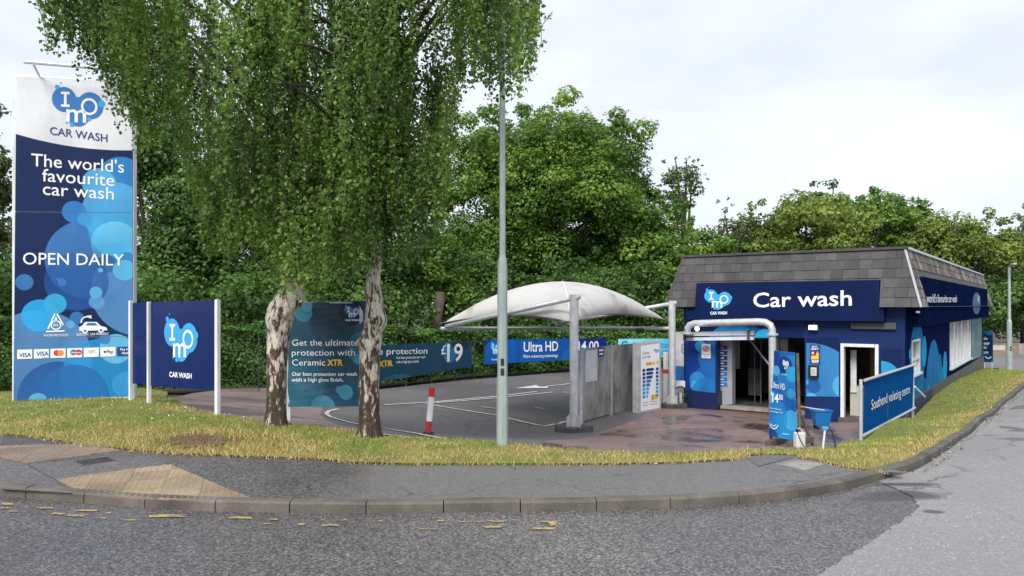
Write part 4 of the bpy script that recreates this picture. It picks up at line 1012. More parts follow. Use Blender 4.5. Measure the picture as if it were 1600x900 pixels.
for r_ in range(nrow):
    z0 = zE + r_ * rowh; z1 = z0 + rowh; st = -1.0 + (r_ % 2) * sw / 2
    a = st
    while a < BW + 1:
        wd = sw * rs.choice((.8, 1, 1, 1.2)); c = a + wd
        segs = [(a, c)]
        if z0 < zN - .02: segs = [(a, min(c, fx0 - .03)), (max(a, fx1 + .03), c)]
        for (p, q) in segs:
            if q - p > .08 and q > -.6 and p < BW + .6: slate('f', p, q, z0 if z0 > zN or q < fx0 or p > fx1 else z0, z1, rs.uniform(.016, .03), M['slate'])
        a = c
    a = -1.0 + (r_ % 2) * .29
    while a < BL + 1:
        wd = .56 * rs.choice((.9, 1, 1.1)); c = a + wd; segs = [(a, c)]
        if z0 < zN2 - .05: segs = [(a, min(c, ys0)), (max(a, ys1), c)]
        for (p, q) in segs:
            if q - p > .1: slate('s', p, q, z0, z1, rs.uniform(.016, .03), M['slate_pale'])
        a = c
# side fascia: dark glossy sign band under the notch
M['haze_print'] = paint('grey_blue_print', (.11, .15, .24), .8, .1, spec=0)
SA = Surf(BLD_R + BX * .30, BLD_R + BX * .30 + BY * BL)
M['fascia_dark'] = paint('fascia_dark', (.004, .011, .042), .8, .2, 1.0, spec=0)
sfa = lbox('fascia_board', BW, BW + .30, ys0 + .02, ys1 - .02, 3.27, zN2, M['fascia_dark']); lbox('fascia_board', BW, BW + .30, .25, BL - .3, 2.72, 3.268, M['fascia_dark'])
SA.text("world's favourite car wash", 1447.5, 472.5, 1495, 472, 12, W_, .01); SA.disc(1526, 474, 17, M['haze_print'], sx=6, n=24); logo_tall(SA, 1526, 458, 1531, 474, M['lblue'], M['lblue'], W_); SA.rect(1431, 486, 1437, 489, W_); lflush(SA, 'lettering', .0, sfa)
# printed bubbles on the long wall
SPM = bubbles('side_print', (.010, .015, .070), SS.bub([(1432.5, 570, 71, (.03, .22, .48), .95, .7), (1443.5, 549, 24, (.03, .36, .68), .95, .9), (1458, 610, 79, (.035, .21, .47), .95, .7), (1421, 553, 8, (.05, .36, .62), .9, .9), (1476, 573, 24, (.04, .34, .62), .95, .9), (1471, 600, 27, (.03, .28, .55), .9, .7), (1468, 575, 22, (.035, .22, .48), .8, .8), (1444, 620, 30, (.03, .18, .42), .8, .8), (1456, 632, 9, (.06, .36, .60), .9, .9), (1450, 615, 14, (.05, .30, .55), .9, .9), (1432, 640, 20, (.03, .20, .45), .9, .9)]), .85, spec=0)
for q_ in ([(1414, 498), (1423.6, 498), (1423.6, 640), (1414, 648)], [(1436.9, 498), (1480, 498), (1480, 606), (1436.9, 632)], [(1423.6, 498), (1436.9, 498), (1436.9, 529.5), (1423.6, 529.3)], [(1423.6, 585.5), (1436.9, 581), (1436.9, 632), (1423.6, 640)]): lpanel(SS, 'print_panel', q_, SPM)
lpanel(SS, 'print_panel', [(1517.5, 495), (1534, 495), (1534, 556), (1517.5, 563)], bubbles('side_poster', (.04, .20, .28), SS.bub([(1522, 510, 30, (.02, .16, .30), .9, .9), (1530, 530, 35, (.22, .34, .34), .8, .6), (1520, 530, 12, (.30, .42, .42), .8, .8)]), .2))
lbox('plinth', BW - .001, BW + .05, .02, BL - .02, zb_, .62, M['dark2']) ; 
pr_ = MB(); 
for i in range(7): pr_.box((BW + .055, 2.7, .1 + i * .075), (.03, 4.6, .03))
pr_.build('louvre', M['navy'], bl, local=True)
# windows on the long side
def window(y0, y1, z0, z1, nm, panes):
    fr = MB(); t_ = .07
    for (a, b_, c, d) in ((y0, y1, z0, z0 + t_), (y0, y1, z1 - t_, z1), (y0, y0 + t_, z0 + t_, z1 - t_), (y1 - t_, y1, z0 + t_, z1 - t_)): fr.box((BW - .03, (a + b_) / 2, (c + d) / 2), (.12, b_ - a, d - c))
    wdw = fr.build('window', M['white_metal'], bl, local=True)
    lbox('pane', BW - .10, BW - .09, y0 + t_, y1 - t_, z0 + t_, z1 - t_, M['glass'], wdw)
    for (a, b_, c, d) in panes: lbox('mullion', BW - .11, BW + .02, a, b_, c, d, M['white_metal'], wdw)
    lbox('sill', BW - .05, BW + .09, y0 - .05, y1 + .05, z0 - .07, z0 - .002, M['white_metal'], wdw)
def m_glass():
    t = NT('window_glass'); t.col((.05, .06, .07)); t.set(Roughness=.06); t.p.inputs['Specular IOR Level'].default_value = .8; return t.m
M['glass'] = m_glass()
ym = (y1a + y1b) / 2; window(y1a, y1b, z1a, z1b, 'w', [(y1a + .07, y1b - .07, z1b - .62, z1b - .54), (ym - .03, ym + .03, z1a + .07, z1b - .63)])
h_ = (y2b - y2a) / 3
for i in range(3): window(y2a + i * h_ + (.12 if i else 0), y2a + (i + 1) * h_ - .12 + (.12 if i == 2 else 0), z2a, z2b, 'w', [(y2a + i * h_ + h_ * .45, y2a + i * h_ + h_ * .6, z2a + .07, z2b - .07)])
for i in (1, 2): lbox('wall', BW - .15, BW - .02, y2a + i * h_ - .119, y2a + i * h_ + .119, z2a, z2b, M['navy'])
# door to the office, standing open
dr = MB(); fw = .09
dr.box((xd0 + fw / 2 + .03, .06, zdoor / 2), (fw, .2, zdoor)); dr.box((xd1 - fw / 2, .06, zdoor / 2), (fw, .2, zdoor)); dr.box(((xd0 + xd1) / 2, .06, zdoor - fw / 2), (xd1 - xd0 - 2 * fw - .03, .2, fw))
drr = dr.build('door_frame', M['white_metal'], bl, local=True)
lbox('door', xd1 - fw - .05, xd1 - fw, .2, .95, .1, zdoor - fw, M['white_metal']); lbox('door_glass', xd1 - fw - .056, xd1 - fw - .05, .3, .85, 1.0, zdoor - fw - .15, M['lblue'])
lbox('inner_door', xd0 + .18, xd0 + .34, .55, .6, .75, 2.0, M['can']); lbox('inner_cupboard', xd0 + .16, xd0 + .5, .6, 1.1, .06, .92, M['cream']); lbox('inner_wall', xd0 + .5, xd1 - .3, 1.7, 1.75, .06, 2.3, M['wood'])
lbox('inner_shelf', xd0 + .12, xd0 + .9, 2.6, 2.9, 1.0, 1.04, M['wood']); lbox('threshold', xd0, xd1, -.2, .25, -.1, .07, M['grime'])
lbox('vent_cover', fx(1330), fx(1401), -.1, .0, fz(1365, 514.5), fz(1365, 504), M['dark2'], bevel=.02)
# tunnel: threshold, brushes, machine frame
lbox('threshold', xp + .02, xt - .02, .2, .6, .0, .10, M['concrete'])
def brush(x, y, r, z0, z1):
    b = MB(); n = 22; v = []
    for k in range(n * 2): 
        a = math.pi * k / n; rr = r * (1 if k % 2 else .72); v.append((x + rr * math.cos(a), y + rr * math.sin(a)))
    b.prism(v, z0, z1); return b.build('brush', M['brush'], bl, local=True)
brush(1.55, 3.0, .38, .3, 2.2); brush(3.1, 3.0, .38, .3, 2.2)
gm = MB()
for x_ in (.5, 3.6):
    gm.box((x_, 2.6, 1.4), (.16, .4, 2.6)); gm.box((x_, 5.5, 1.4), (.16, .4, 2.6))
gm.box((2.05, 2.6, 2.6), (3.1, .3, .22)); gm.box((2.05, 5.5, 2.6), (3.1, .3, .22)); gm.build('gantry', M['galv'], bl, local=True)
hb = MB(); hb.tube([(.7, 2.7, 2.25), (3.5, 2.7, 2.25)], .26, 14); hb.build('top_brush', M['brush'], bl, local=True)
pl_ = MB(); pl_.tube([(1.9, .9, 2.2), (3.0, .7, .9)], .03, 6); pl_.build('boom_pole', M['galv'], bl, local=True)
fr_ = MB()
for x_ in (1.95, 2.15, 2.75): fr_.tube([(x_, 1.2, .1), (x_, 1.2, 2.3)], .02, 6)
fr_.build('door_track', M['grime'], bl, local=True)
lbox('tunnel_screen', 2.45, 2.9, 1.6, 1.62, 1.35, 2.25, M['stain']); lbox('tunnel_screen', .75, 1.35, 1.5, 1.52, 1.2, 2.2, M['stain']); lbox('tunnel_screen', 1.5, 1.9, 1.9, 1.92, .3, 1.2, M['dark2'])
# payment / tariff column beside the tunnel mouth
S = Surf(BLD_L + BX * (xp + .05) - BY * .02 + BY * .45, BLD_R + BY * .43)
S.a = (BLD_L + BX * 0 + BY * .42)
tc_ = root_for('tariff_column', (BLD_L + BX * (xp + .25) + BY * .4)[:], label='grey tariff column with rows of dark price strips in the tunnel mouth', cat='sign')
S.panel('column_body', [(1121.5, 531), (1144, 531), (1144, 632), (1121.5, 632.5)], M['grey_print'], tc_, .3)
for i in range(8):
    y = 540 + i * 8.3; S.rect(1122.5, y, 1136.5, y + 6, M['navy_print'] if i < 5 else M['mblue']); S.rect(1124, y + 2.2, 1131, y + 3.6, W_, 0, .007)
S.flush(tc_, 'price_strip')

# things fixed to the front wall
def bworld(x, y, z_): return RT @ Vector((x, y, z_))
def wall_thing(name, px, py, w_, h, m, label, cat, d=.03):
    u = fx(px); v_ = fz(px, py); p = bworld(u, -.02, v_); rt = empty(name, p, brot, label=label, cat=cat)
    MB().box((0, -d / 2, 0), (w_, d, h)).build('plate' if d < .05 else 'housing', m, rt, local=True, bevel=.004 if d > .05 else 0)
    return rt
def fprint(S, rt, nm, lift):
    nn = Vector((S.n.x, S.n.y, 0)); iv = (Matrix.Translation(rt.location) @ Matrix.Rotation(brot, 4, 'Z')).inverted()
    for (m_, _k), b in S.prints.items(): b.v = [tuple(iv @ (Vector(v) + nn * lift)) for v in b.v]; b.build(S.names[(m_, _k)], m_, rt, local=True)
    S.prints = {}
rt = wall_thing('notice', 1104, 548.5, .30, .46, W_, 'white no smoking notice on the blue pier by the tunnel', 'notice')
FS.disc(1104, 545, 4.6, M['red_print'], hole=.72); FS.poly([(1100.6, 547.6), (1101.4, 548.4), (1107.4, 542.4), (1106.6, 541.6)], M['red_print'], .005); FS.poly([(1101.5, 546), (1106, 543.5), (1106.4, 544.3), (1102, 546.8)], M['black'], .0055)
FS.text('NO SMOKING', 1098, 555, 1110, 555, 2.2, M['grey_print'], .02); FS.rect(1099, 557, 1109, 557.6, M['grey_print']); fprint(FS, rt, 'print', .052)
rt = wall_thing('height_notice', 1274, 553, .28, .56, M['navy_print'], 'navy maximum height notice with yellow warning patch on light blue wall', 'notice')
FS.text('MAX', 1269.5, 542.5, 1278, 542.5, 2.4, W_, .02); FS.text('HEIGHT', 1268, 546.5, 1280, 546.5, 3, W_, .03); FS.rect(1268, 555.5, 1280, 561.5, M['yellow_print']); FS.disc(1270.8, 551.5, 3, M['red_print'], hole=.5); FS.disc(1270.8, 551.5, 1.5, W_, .003)
FS.poly([(1278, 548.5), (1281, 555), (1275, 555)], M['yellow_print']); FS.rect(1269, 563, 1280, 565, W_); FS.rect(1269, 566.2, 1279, 567, W_); fprint(FS, rt, 'print', .052)
rt = wall_thing('keypad', 1272, 580, .29, .36, M['black'], 'black payment keypad box on light blue wall panel', 'keypad', .1)
MB().box((.02, -.105, 0), (.16, .02, .24)).build('keypad_face', M['can'], rt, local=True); kk = MB()
for i in range(3):
    for j in range(4): kk.box((-.02 + i * .04, -.118, .07 - j * .045), (.028, .01, .03))
kk.build('keys', M['grey_print'], rt, local=True)
fl = wall_thing('floodlight', 1272, 511.5, .26, .16, M['galv'], 'lit white floodlight on navy wall above the light blue panel', 'floodlight', .12)
MB().box((0, -.125, 0), (.22, .012, .12)).build('lens', emit('lit_lens', (.75, .86, 1), 2.5), fl, local=True)
MB().tube([(0, -.0, .08), (0, .02, .14), (0, .04, .0)], .012, 6).build('bracket', M['galv'], fl, local=True)

# big exhaust pipe arching over the tunnel mouth
dpt = 22.6
def pp(px, py, d=dpt): return at(px, py, d)
aL, aR = pp(1079, 525, 24.6), pp(1207, 640, 22.9)
pi = empty('vacuum_pipe', (aR.x, aR.y, Tz(aR.x, aR.y)), label='fat grey metal pipe bent over the tunnel mouth', cat='pipe')
path = [pp(1074, 519, 24.4), pp(1074.5, 513, 24.4), pp(1078, 508, 24.35), pp(1085, 505.5, 24.25), pp(1100, 505, 24.05), pp(1185, 502.8, 22.95), pp(1196, 503.8, 22.83), pp(1203.5, 508, 22.75), pp(1206.5, 515, 22.72), pp(1207, 525, 22.72)]
q = path[-1]; path += [Vector((q.x, q.y, z_)) for z_ in (.6, 0, Tz(q.x, q.y) - .05)]
MB().tube(path, .108, 16).build('duct', M['galv'], pi, smooth=True)
fg = MB(); fg.tube([path[0] - Vector((0, 0, .06)), path[0] + Vector((0, 0, .0))], .19, 14); fg.tube([q + Vector((0, 0, .02)), q + Vector((0, 0, .08))], .17, 14); fg.build('flange', M['galv'], pi)
lamp = MB(); c = pp(1090, 513.5, 24.0); lamp.tube([c, c + Vector((-.03, -.05, 0))], [.05, .075], 14); lamp.build('lamp', emit('lit_lamp', (1, .97, .9), 2.0), pi)
aw = empty('shutter_bar', bworld(.9, -.4, 2.4), label='pair of white horizontal bars across the tunnel head under the pipe', cat='bar')
for y, th in ((521.5, .13), (529.5, .10)):
    a_, b_ = pp(1073, y + .3, 24.7), pp(1178, y - 1.2, 23.4); d = (b_ - a_)
    MB().box((a_ + b_) / 2, (d.length, .12, th), 0, rot=d.to_track_quat('X', 'Z').to_matrix()).build('bar', M['white_metal'], aw)
for px in (1076, 1176): 
    a_ = pp(px, 520, 24.55 if px < 1100 else 23.3); MB().box(a_ + Vector((0, .22, -.08)), (.05, .5, .3), R(-36)).build('bracket', M['grime'], aw)
# number panel beyond the post, left of the pier
S = Surf((at(1054, 500, 26).x, 26), (at(1075, 500, 25.6).x, 25.6))
nb = root_for('bay_screen', S.P(.2, 0)[:2], label='narrow pale screen marked eight behind the canopy post', cat='screen')
S.panel('upper_panel', [(1055.5, 519), (1074, 517), (1074, 572), (1055.5, 572)], M['can'], nb, .04); S.panel('lower_panel', [(1055.5, 573), (1074, 573), (1074, 601), (1055.5, 600)], M['mblue'], nb, .04)
S.text('8', 1064, 552, 1071.5, 552, 15, M['grey_print'], .02); S.flush(nb)
lg = MB()
for px in (1057, 1072): u, v_ = S.uv(px, 600); p = S.P(u, v_, -.02); lg.box((p.x, p.y, (v_ + Tz(p.x, p.y)) / 2), (.05, .05, v_ - Tz(p.x, p.y) + .1))
lg.build('leg', M['galv'], nb)
x, y = at(1040.5, 600, 26.5)[:2]; g_ = Tz(x, y); bb = empty('bollard', (x, y, g_), label='weathered grey bollard with red band between menu board and canopy post', cat='bollard')
MB().tube([(x, y, g_ - .1), (x, y, g_ + 1.75)], .1, 10).build('shaft', M['can'], bb); MB().tube([(x, y, g_ + 1.02), (x, y, g_ + 1.16)], .106, 10).build('band', M['red_plastic'], bb)
hr = empty('hose_reel', at(1062, 628, 24.6), label='black hose reel on the ground between canopy post and blue pier', cat='hose'); hr.location.z = Tz(hr.location.x, hr.location.y)
hb = MB(); hx, hy, hz = hr.location
for k in range(4): hb.tube([(hx + .2 * math.cos(a), hy + .05 * k - .1, hz + .45 + .2 * math.sin(a)) for a in np.linspace(0, 6.28, 14)], .022, 6)
hb.build('coil', M['rubber'], hr); MB().box((hx, hy, hz + .2), (.08, .3, .5)).build('stand', M['galv'], hr); MB().box((hx, hy, hz + .72), (.3, .2, .2)).build('cover', M['can'], hr)

# ------------------------------------------------------------------ tall A-board
d0 = 12.6
S = Surf((at(1200, 600, 12.9).x, 12.9), (at(1243, 600, 12.35).x, 12.35))
S.rip = lambda u, v: .012 * math.sin(u * 8 + v * 4)
ab = root_for('swing_board', S.P(.2, 0)[:2], label='tall light blue wash price board on dark feet in front of the tunnel', cat='sign')
am = bubbles('board_print', (.012, .12, .42), S.bub([(1225, 690, 42, (.02, .30, .64), .8, .8), (1240, 590, 35, (.02, .24, .60), .8, .7), (1203, 560, 22, (.008, .05, .26), .8, .8), (1227, 572, 15, (.008, .045, .24), .95, .95), (1212.5, 579, 8, (.08, .42, .75), .95, .95), (1237, 585, 12, (.03, .40, .78), .95, .9), (1236, 657, 16, (.06, .42, .78), .95, .9), (1236, 615, 8, (.05, .35, .68), .95, .95), (1207, 650, 30, (.02, .22, .55), .7, .7), (1206, 683, 14, (.008, .05, .24), .9, .9), (1206, 620, 9, (.03, .36, .70), .8, .8)]), .3)
S.panel('board', [(1209.5, 548), (1240, 551), (1243.5, 689), (1201, 681)], am, ab, .03, 5, 14)
logo_tall(S, 1224, 561, 1233.5, 578, W_, W_, M['navy_print']); S.text('CAR WASH', 1223, 585.5, 1231, 586.3, 2, W_, .03, .02)
S.text('Ultra HD', 1206.5, 605, 1228, 609.5, 9.5, W_, .01, .02); S.text('£', 1205.5, 617, 1208.5, 617, 5, W_, .02, .02); S.text('14', 1208, 628, 1217, 629, 14, W_, .02, .02); S.text('.00', 1216.5, 624, 1224, 625, 8, W_, .02, .02)
S.text('Paint enhancing', 1205, 638, 1221, 641, 2.2, W_, .0, .02); S.text('technology wash', 1205, 643, 1224, 646, 2.2, W_, .0, .02)
S.disc(1211, 659, 11.5, W_, .02, sx=7.5, hole=.86, a0=200, a1=340); S.disc(1211, 659, 7, W_, .02, sx=4.5, hole=.85, a0=210, a1=330); S.rect(1224, 677, 1234, 677.8, W_, 1.5, .02); S.flush(ab)
for (pt, pbm) in (((1210, 548), (1199.5, 699)), ((1241, 552), (1245, 692)), ((1213, 560), (1222, 690))):
    u, v_ = S.uv(*pt); a_ = S.P(u, v_, -.06); u2, _ = S.uv(pbm[0], HOR); b_ = S.P(u2, 0, -.06 if pt[0] != 1213 else -.7); b_.z = Tz(b_.x, b_.y) - .05; MB().tube([a_, b_], .025, 6).build('leg', M['timber'], ab)
fb = MB(); 
for px in (1200, 1232): u, _ = S.uv(px, HOR); p = S.P(u, 0, -.25); fb.box((p.x, p.y, Tz(p.x, p.y) + .03), (.10, .75, .1), math.atan2(S.e.y, S.e.x) + .3)
fb.build('foot', M['timber'], ab)

# blue wheeled bucket, container, tap, pole
x, y = G(1283, 667); g_ = Tz(x, y) - .04; bk = empty('mop_bucket', (x, y, g_), label='blue wheeled mop bucket on the red forecourt', cat='bucket')
prof = [(-.165, -.12), (.165, -.12), (.165, .12), (-.165, .12)]; v = []
for s_, z_ in ((.82, .08), (1.1, .38), (1.22, .385), (1.22, .415), (1.12, .415), (.95, .30)): v += [(x + a * s_, y + c * s_, g_ + z_) for a, c in prof]
f = [(3, 2, 1, 0)] + [(r_ * 4 + k, r_ * 4 + (k + 1) % 4, r_ * 4 + 4 + (k + 1) % 4, r_ * 4 + 4 + k) for r_ in range(5) for k in range(4)] + [(20, 21, 22, 23)]
MB().add(v, f).build('tub', M['bucket'], bk)
for dx in (-.11, .11):
    for dy in (-.08, .08): MB().tube([(x + dx - .02, y + dy, g_ + .035), (x + dx + .02, y + dy, g_ + .035)], .038, 10).build('wheel', M['black'], bk)
ml = empty('mop', (x + .05, y, g_ + .42), label='mop with pale orange handle lying from bucket to price board', cat='mop')
a_, b_ = at(1243, 634, y - .3), at(1288, 641, y - .02); MB().tube([a_, a_.lerp(b_, .35)], .016, 8).build('grip', M['orange_print'], ml); MB().tube([a_.lerp(b_, .35), b_], .012, 8).build('handle', M['white_metal'], ml)
x, y = G(1249, 700); g_ = Tz(x, y); jc = empty('jerrycan', (x, y, g_), label='small white plastic container at the foot of the price board', cat='container')
MB().box((x, y, g_ + .12), (.15, .11, .24), .2).build('body', M['can'], jc, bevel=.02); MB().tube([(x - .03, y, g_ + .24), (x - .03, y, g_ + .285)], .025, 10).build('cap', M['black'], jc)
MB().tube([(x - .05, y, g_ + .25), (x, y, g_ + .30), (x + .05, y, g_ + .25)], .01, 6).build('handle', M['can'], jc)
MB().tube([(x - .06, y - .06, g_ + .27), (x - .02, y - .08, g_ + .15), (x + .05, y - .08, g_ + .02)], .006, 6).build('tube', M['black'], jc)
x, y = G(1285, 702); g_ = Tz(x, y); tp = empty('standpipe', (x, y, g_), label='white standpipe with blue tap and black hose in the grass edge', cat='tap')
MB().tube([(x, y, g_ - .05), (x + .03, y, g_ + .22), (x + .04, y, g_ + .3)], .016, 8).build('pipe', M['can'], tp); MB().box((x + .04, y, g_ + .31), (.09, .05, .05)).build('tap', M['lblue'], tp, bevel=.01)
MB().tube([(x + .08, y, g_ + .31), (x + .14, y, g_ + .27), (x + .18, y, g_ + .12), (x + .2, y, g_ - .02)], .011, 8).build('hose', M['rubber'], tp)
hs = [(1188, 678), (1183, 668), (1160, 662), (1240, 664), (1262, 661)]; 

# ------------------------------------------------------------------ banner fence of the valeting centre
S = Surf(SGN0, SGN1)
S.rip = lambda u, v: .01 * math.sin(u * 2.2 + v * 3)
vf = root_for('valeting_banner', ((SGN0 + SGN1) / 2)[:], label='long blue valeting centre banner on pole frame beside the grass', cat='banner')
bm = bubbles('valeting_print', (.006, .075, .26), [], .8, spec=0)
S.panel('fabric', [(1349.5, 596), (1388, 584), (1388, 660), (1349.5, 677)], bm, vf, .006, 14, 6); S.panel('fabric', [(1388.4, 584), (1427, 571), (1427, 636), (1388.4, 660)], bm, vf, .006, 14, 6)
for px, yt in ((1348, 593), (1388, 581), (1428.5, 567.5)):
    u, v_ = S.uv(px, yt); p = S.P(u, 0, -.035); g_ = Tz(p.x, p.y); MB().tube([(p.x, p.y, g_ - .1), (p.x, p.y, v_)], .034, 8).build('post', M['galv'], vf)
for y0, y1 in ((594, 569), (680, 637)):
    a_ = S.P(*S.uv(1348, y0), .03); b_ = S.P(*S.uv(1428.5, y1), .03); MB().tube([a_, b_], .03, 8).build('rail', M['alu'], vf)
S.text('Southend valeting centre', 1359, 640.5, 1421, 613.5, 14.5, W_, .004, .022); S.flush(vf)
a_, b_ = at(1429, 604, 20), at(1445, 620, 20.6); MB().tube([a_, b_], .025, 6).build('stay', M['white_metal'], vf)

# ------------------------------------------------------------------ far end of the site
S = Surf((at(1535.5, 560, 42.5).x, 42.5), (at(1552, 560, 42.0).x, 42.0))
fs = root_for('small_sign', S.P(.3, 0)[:2], label='small dark blue app sign on two legs at the far end of the building', cat='sign')
S.panel('sign_panel', [(1536, 517.5), (1551, 517.5), (1551, 566), (1536, 566)], bubbles('app_print', (.006, .03, .11), S.bub([(1545, 515, 9, (.02, .16, .35), .9, .9), (1538, 565, 14, (.008, .05, .16), .9, .9)]), .35), fs, .04)
for t, y, x1 in (('the', 531, 1543), ('app', 538, 1546), ('for', 545, 1542.5), ('you', 552, 1544)): S.text(t, 1537, y, x1, y, 4.4, W_, .02)
S.disc(1544, 555, 5.5, W_, hole=.75, a0=200, a1=340); S.flush(fs)
lg = MB()
for px in (1537.5, 1549.5): u, v_ = S.uv(px, 566); p = S.P(u, v_, -.02); MB().box((p.x, p.y, (v_ + Tz(p.x, p.y)) / 2), (.05, .05, v_ - Tz(p.x, p.y) + .1)).build('leg', M['galv'], fs)
def m_brickwall():
    t = NT('far_brick'); uv = t.obj(); m_ = t.n('ShaderNodeMapping'); m_.inputs['Rotation'].default_value = (R(90), 0, 0); t.l(uv, m_.inputs[0]); br = t.n('ShaderNodeTexBrick'); t.l(m_.outputs[0], br.inputs[0]); br.inputs['Scale'].default_value = 1
    br.inputs['Brick Width'].default_value = .45; br.inputs['Row Height'].default_value = .15; br.inputs['Mortar Size'].default_value = .012
    br.inputs['Color1'].default_value = (.19, .12, .09, 1); br.inputs['Color2'].default_value = (.26, .18, .14, 1); br.inputs['Mortar'].default_value = (.25, .22, .19, 1); t.col(br.outputs[0]); t.set(Roughness=.85); return t.m
a_, b_ = at(1490, 556, 55), at(1700, 556, 56); fw_ = empty('brick_wall', (a_.x, a_.y, -1.9), math.atan2(b_.y - a_.y, b_.x - a_.x), label='low brown brick wall across the far road', cat='wall')
L_ = math.hypot(b_.x - a_.x, b_.y - a_.y)
MB().box((L_ / 2, .11, .57), (L_, .22, 1.9 - .68 + 0.0)).build('wall', m_brickwall(), fw_, local=True); MB().box((L_ / 2, .11, 1.2), (L_, .3, .05)).build('coping', M['concrete'], fw_, local=True)
for k in range(5): MB().box((.2 + k * L_ / 4.2, .11, .6), (.4, .3, 1.26)).build('pier', M['concrete'], fw_, local=True)
MB().box((3.4, -.005, .95), (1.1, .02, .35)).build('street_nameplate', M['cream'], fw_, local=True)

# ------------------------------------------------------------------ foliage
def leaf_mesh(name, C, Nn, size, m, parent, asp=.62, kind=None, tone=None, label=None, droop=None):
    n = len(C); Nn = Nn / np.maximum(np.linalg.norm(Nn, axis=1, keepdims=True), 1e-6)
    rv = RNG.normal(size=(n, 3)) if droop is None else droop
    t = rv - (rv * Nn).sum(1, keepdims=True) * Nn; t /= np.maximum(np.linalg.norm(t, axis=1, keepdims=True), 1e-6); bt = np.cross(Nn, t)
    s = (size * RNG.uniform(.7, 1.3, n))[:, None]
    fold = Nn * s * .12
    V = np.stack([C - t * s * .5, C + bt * s * asp * .5 - t * s * .08 + fold, C + t * s * .5, C - bt * s * asp * .5 - t * s * .08 + fold], 1).reshape(-1, 3)
    off = np.array(wloc(parent)) if parent is not None else np.zeros(3); V = V - off
    me = bpy.data.meshes.new(name); me.vertices.add(4 * n); me.vertices.foreach_set('co', V.ravel().astype(np.float32))
    me.loops.add(4 * n); me.loops.foreach_set('vertex_index', np.arange(4 * n, dtype=np.int32)); me.polygons.add(n)
    me.polygons.foreach_set('loop_start', np.arange(0, 4 * n, 4, dtype=np.int32)); me.polygons.foreach_set('loop_total', np.full(n, 4, dtype=np.int32)); me.update(calc_edges=True)
    a = me.attributes.new('tone', 'FLOAT', 'POINT'); tn = RNG.uniform(0, 1, n) if tone is None else tone; a.data.foreach_set('value', np.repeat(tn, 4).astype(np.float32))
    me.materials.append(m); o = bpy.data.objects.new(name, me); COL.objects.link(o); o.parent = parent
    if kind: o['kind'] = kind
    return o
def lobes_in(cx, cy, cz, rx, ry, rz, n, rng, rmin, rmax):
    L = []
    for _ in range(n):
        d = rng.normal(size=3); d /= np.linalg.norm(d); d[2] = d[2] if d[2] > -.85 else -d[2] * .6
        k = rng.uniform(.45, .86); r = rng.uniform(rmin, rmax)
        L.append((cx + d[0] * rx * k, cy + d[1] * ry * k, cz + d[2] * rz * k, r))
    return L
def lobe_leaves(L, per, rng, flat=.75):
    C, Nn, tn = [], [], []
    for (x, y, z_, r) in L:
        n = int(per * r * r); d = rng.normal(size=(n, 3)); d /= np.linalg.norm(d, axis=1, keepdims=True)
        rr = r * (rng.uniform(.25, 1, n) ** .45) * (1 + .22 * np.sin(d[:, 0] * 5 + x) * np.sin(d[:, 1] * 4 + y) + .15 * np.sin(d[:, 2] * 6 + z_))
        C.append(np.array([x, y, z_]) + d * rr[:, None] * np.array([1, 1, flat])); Nn.append(d * .7 + np.array([0, 0, .55]) + rng.normal(size=(n, 3)) * .45)
        tn.append(np.clip(rng.uniform(.0, .55) + rng.uniform(0, .55, n), 0, 1))
    return np.concatenate(C), np.concatenate(Nn), np.concatenate(tn)
def bgtree(name, label, cpx, cpy, rxp, ryp, d, m, leaf, n_l=34, per=420, sparse=1.0, group='trees behind the car wash', seed=0, depthr=None):
    rng = np.random.default_rng(100 + seed)
    c = at(cpx, cpy, d); rx, rz = rxp / F * d, ryp / F * d; ry = depthr or rx * .8
    g_ = Tz(c.x, c.y) - .2
    rt = empty(name, (c.x, c.y, g_), label=label, cat='tree', group=group)
    sc_ = (rx * rz) ** .5
    L = lobes_in(c.x, c.y, c.z, rx, ry, rz, n_l, rng, .13 * sc_ if n_l > 100 else .20 * sc_, .30 * sc_ if n_l > 100 else .40 * sc_)
    for _ in range(n_l // 2):      # sprigs that break the outline
        d_ = rng.normal(size=3); d_ /= np.linalg.norm(d_); d_[2] = abs(d_[2]) if rng.uniform() < .8 else d_[2] * .4; k_ = rng.uniform(.88, 1.12)
        L.append((c.x + d_[0] * rx * k_, c.y + d_[1] * ry * k_, c.z + d_[2] * rz * k_, rng.uniform(.06, .13) * sc_))
    if name == 'thin_tree': L = [(x, y, z_, r * rng.uniform(.45, .8)) for x, y, z_, r in L]
    C, Nn, tn = lobe_leaves(L, per * sparse * (.25 / leaf) ** 2 * .62, rng)
    ok = C[:, 2] > g_ + .3
    leaf_mesh('crown', C[ok], Nn[ok], leaf, m, rt, .65, None, tn[ok])
    tr = MB(); H = c.z - g_; r0 = max(.12, .03 * H)
    path = [(c.x + rng.normal() * .02 * H * k / 5, c.y, g_ + H * k / 5) for k in range(6)]; tr.tube(path, [r0 * (1 - .13 * k) for k in range(6)], 8)
    for l in L[::8]:
        z0 = g_ + H * rng.uniform(.35, .8); a = Vector((c.x, c.y, z0)); b_ = Vector(l[:3]); mid_ = a.lerp(b_, .5) + Vector((0, 0, .04 * H)); tr.tube([a, mid_, b_], [r0 * .42, r0 * .26, r0 * .1], 6, False)
    tr.build('trunk', M['bark'], rt, smooth=True); return rt
G1 = 'trees behind the car park hedge'
bgtree('broadleaf_tree', 'big rounded bright green tree behind the canopy', 865, 325, 178, 165, 48, M['leaf_green'], .21, 120, 620, 1, G1, 1)
bgtree('broadleaf_tree', 'lower green tree between the big rounded tree and the slate roof', 1010, 385, 82, 85, 46, M['leaf_green'], .26, 34, 520, 1, G1, 2)
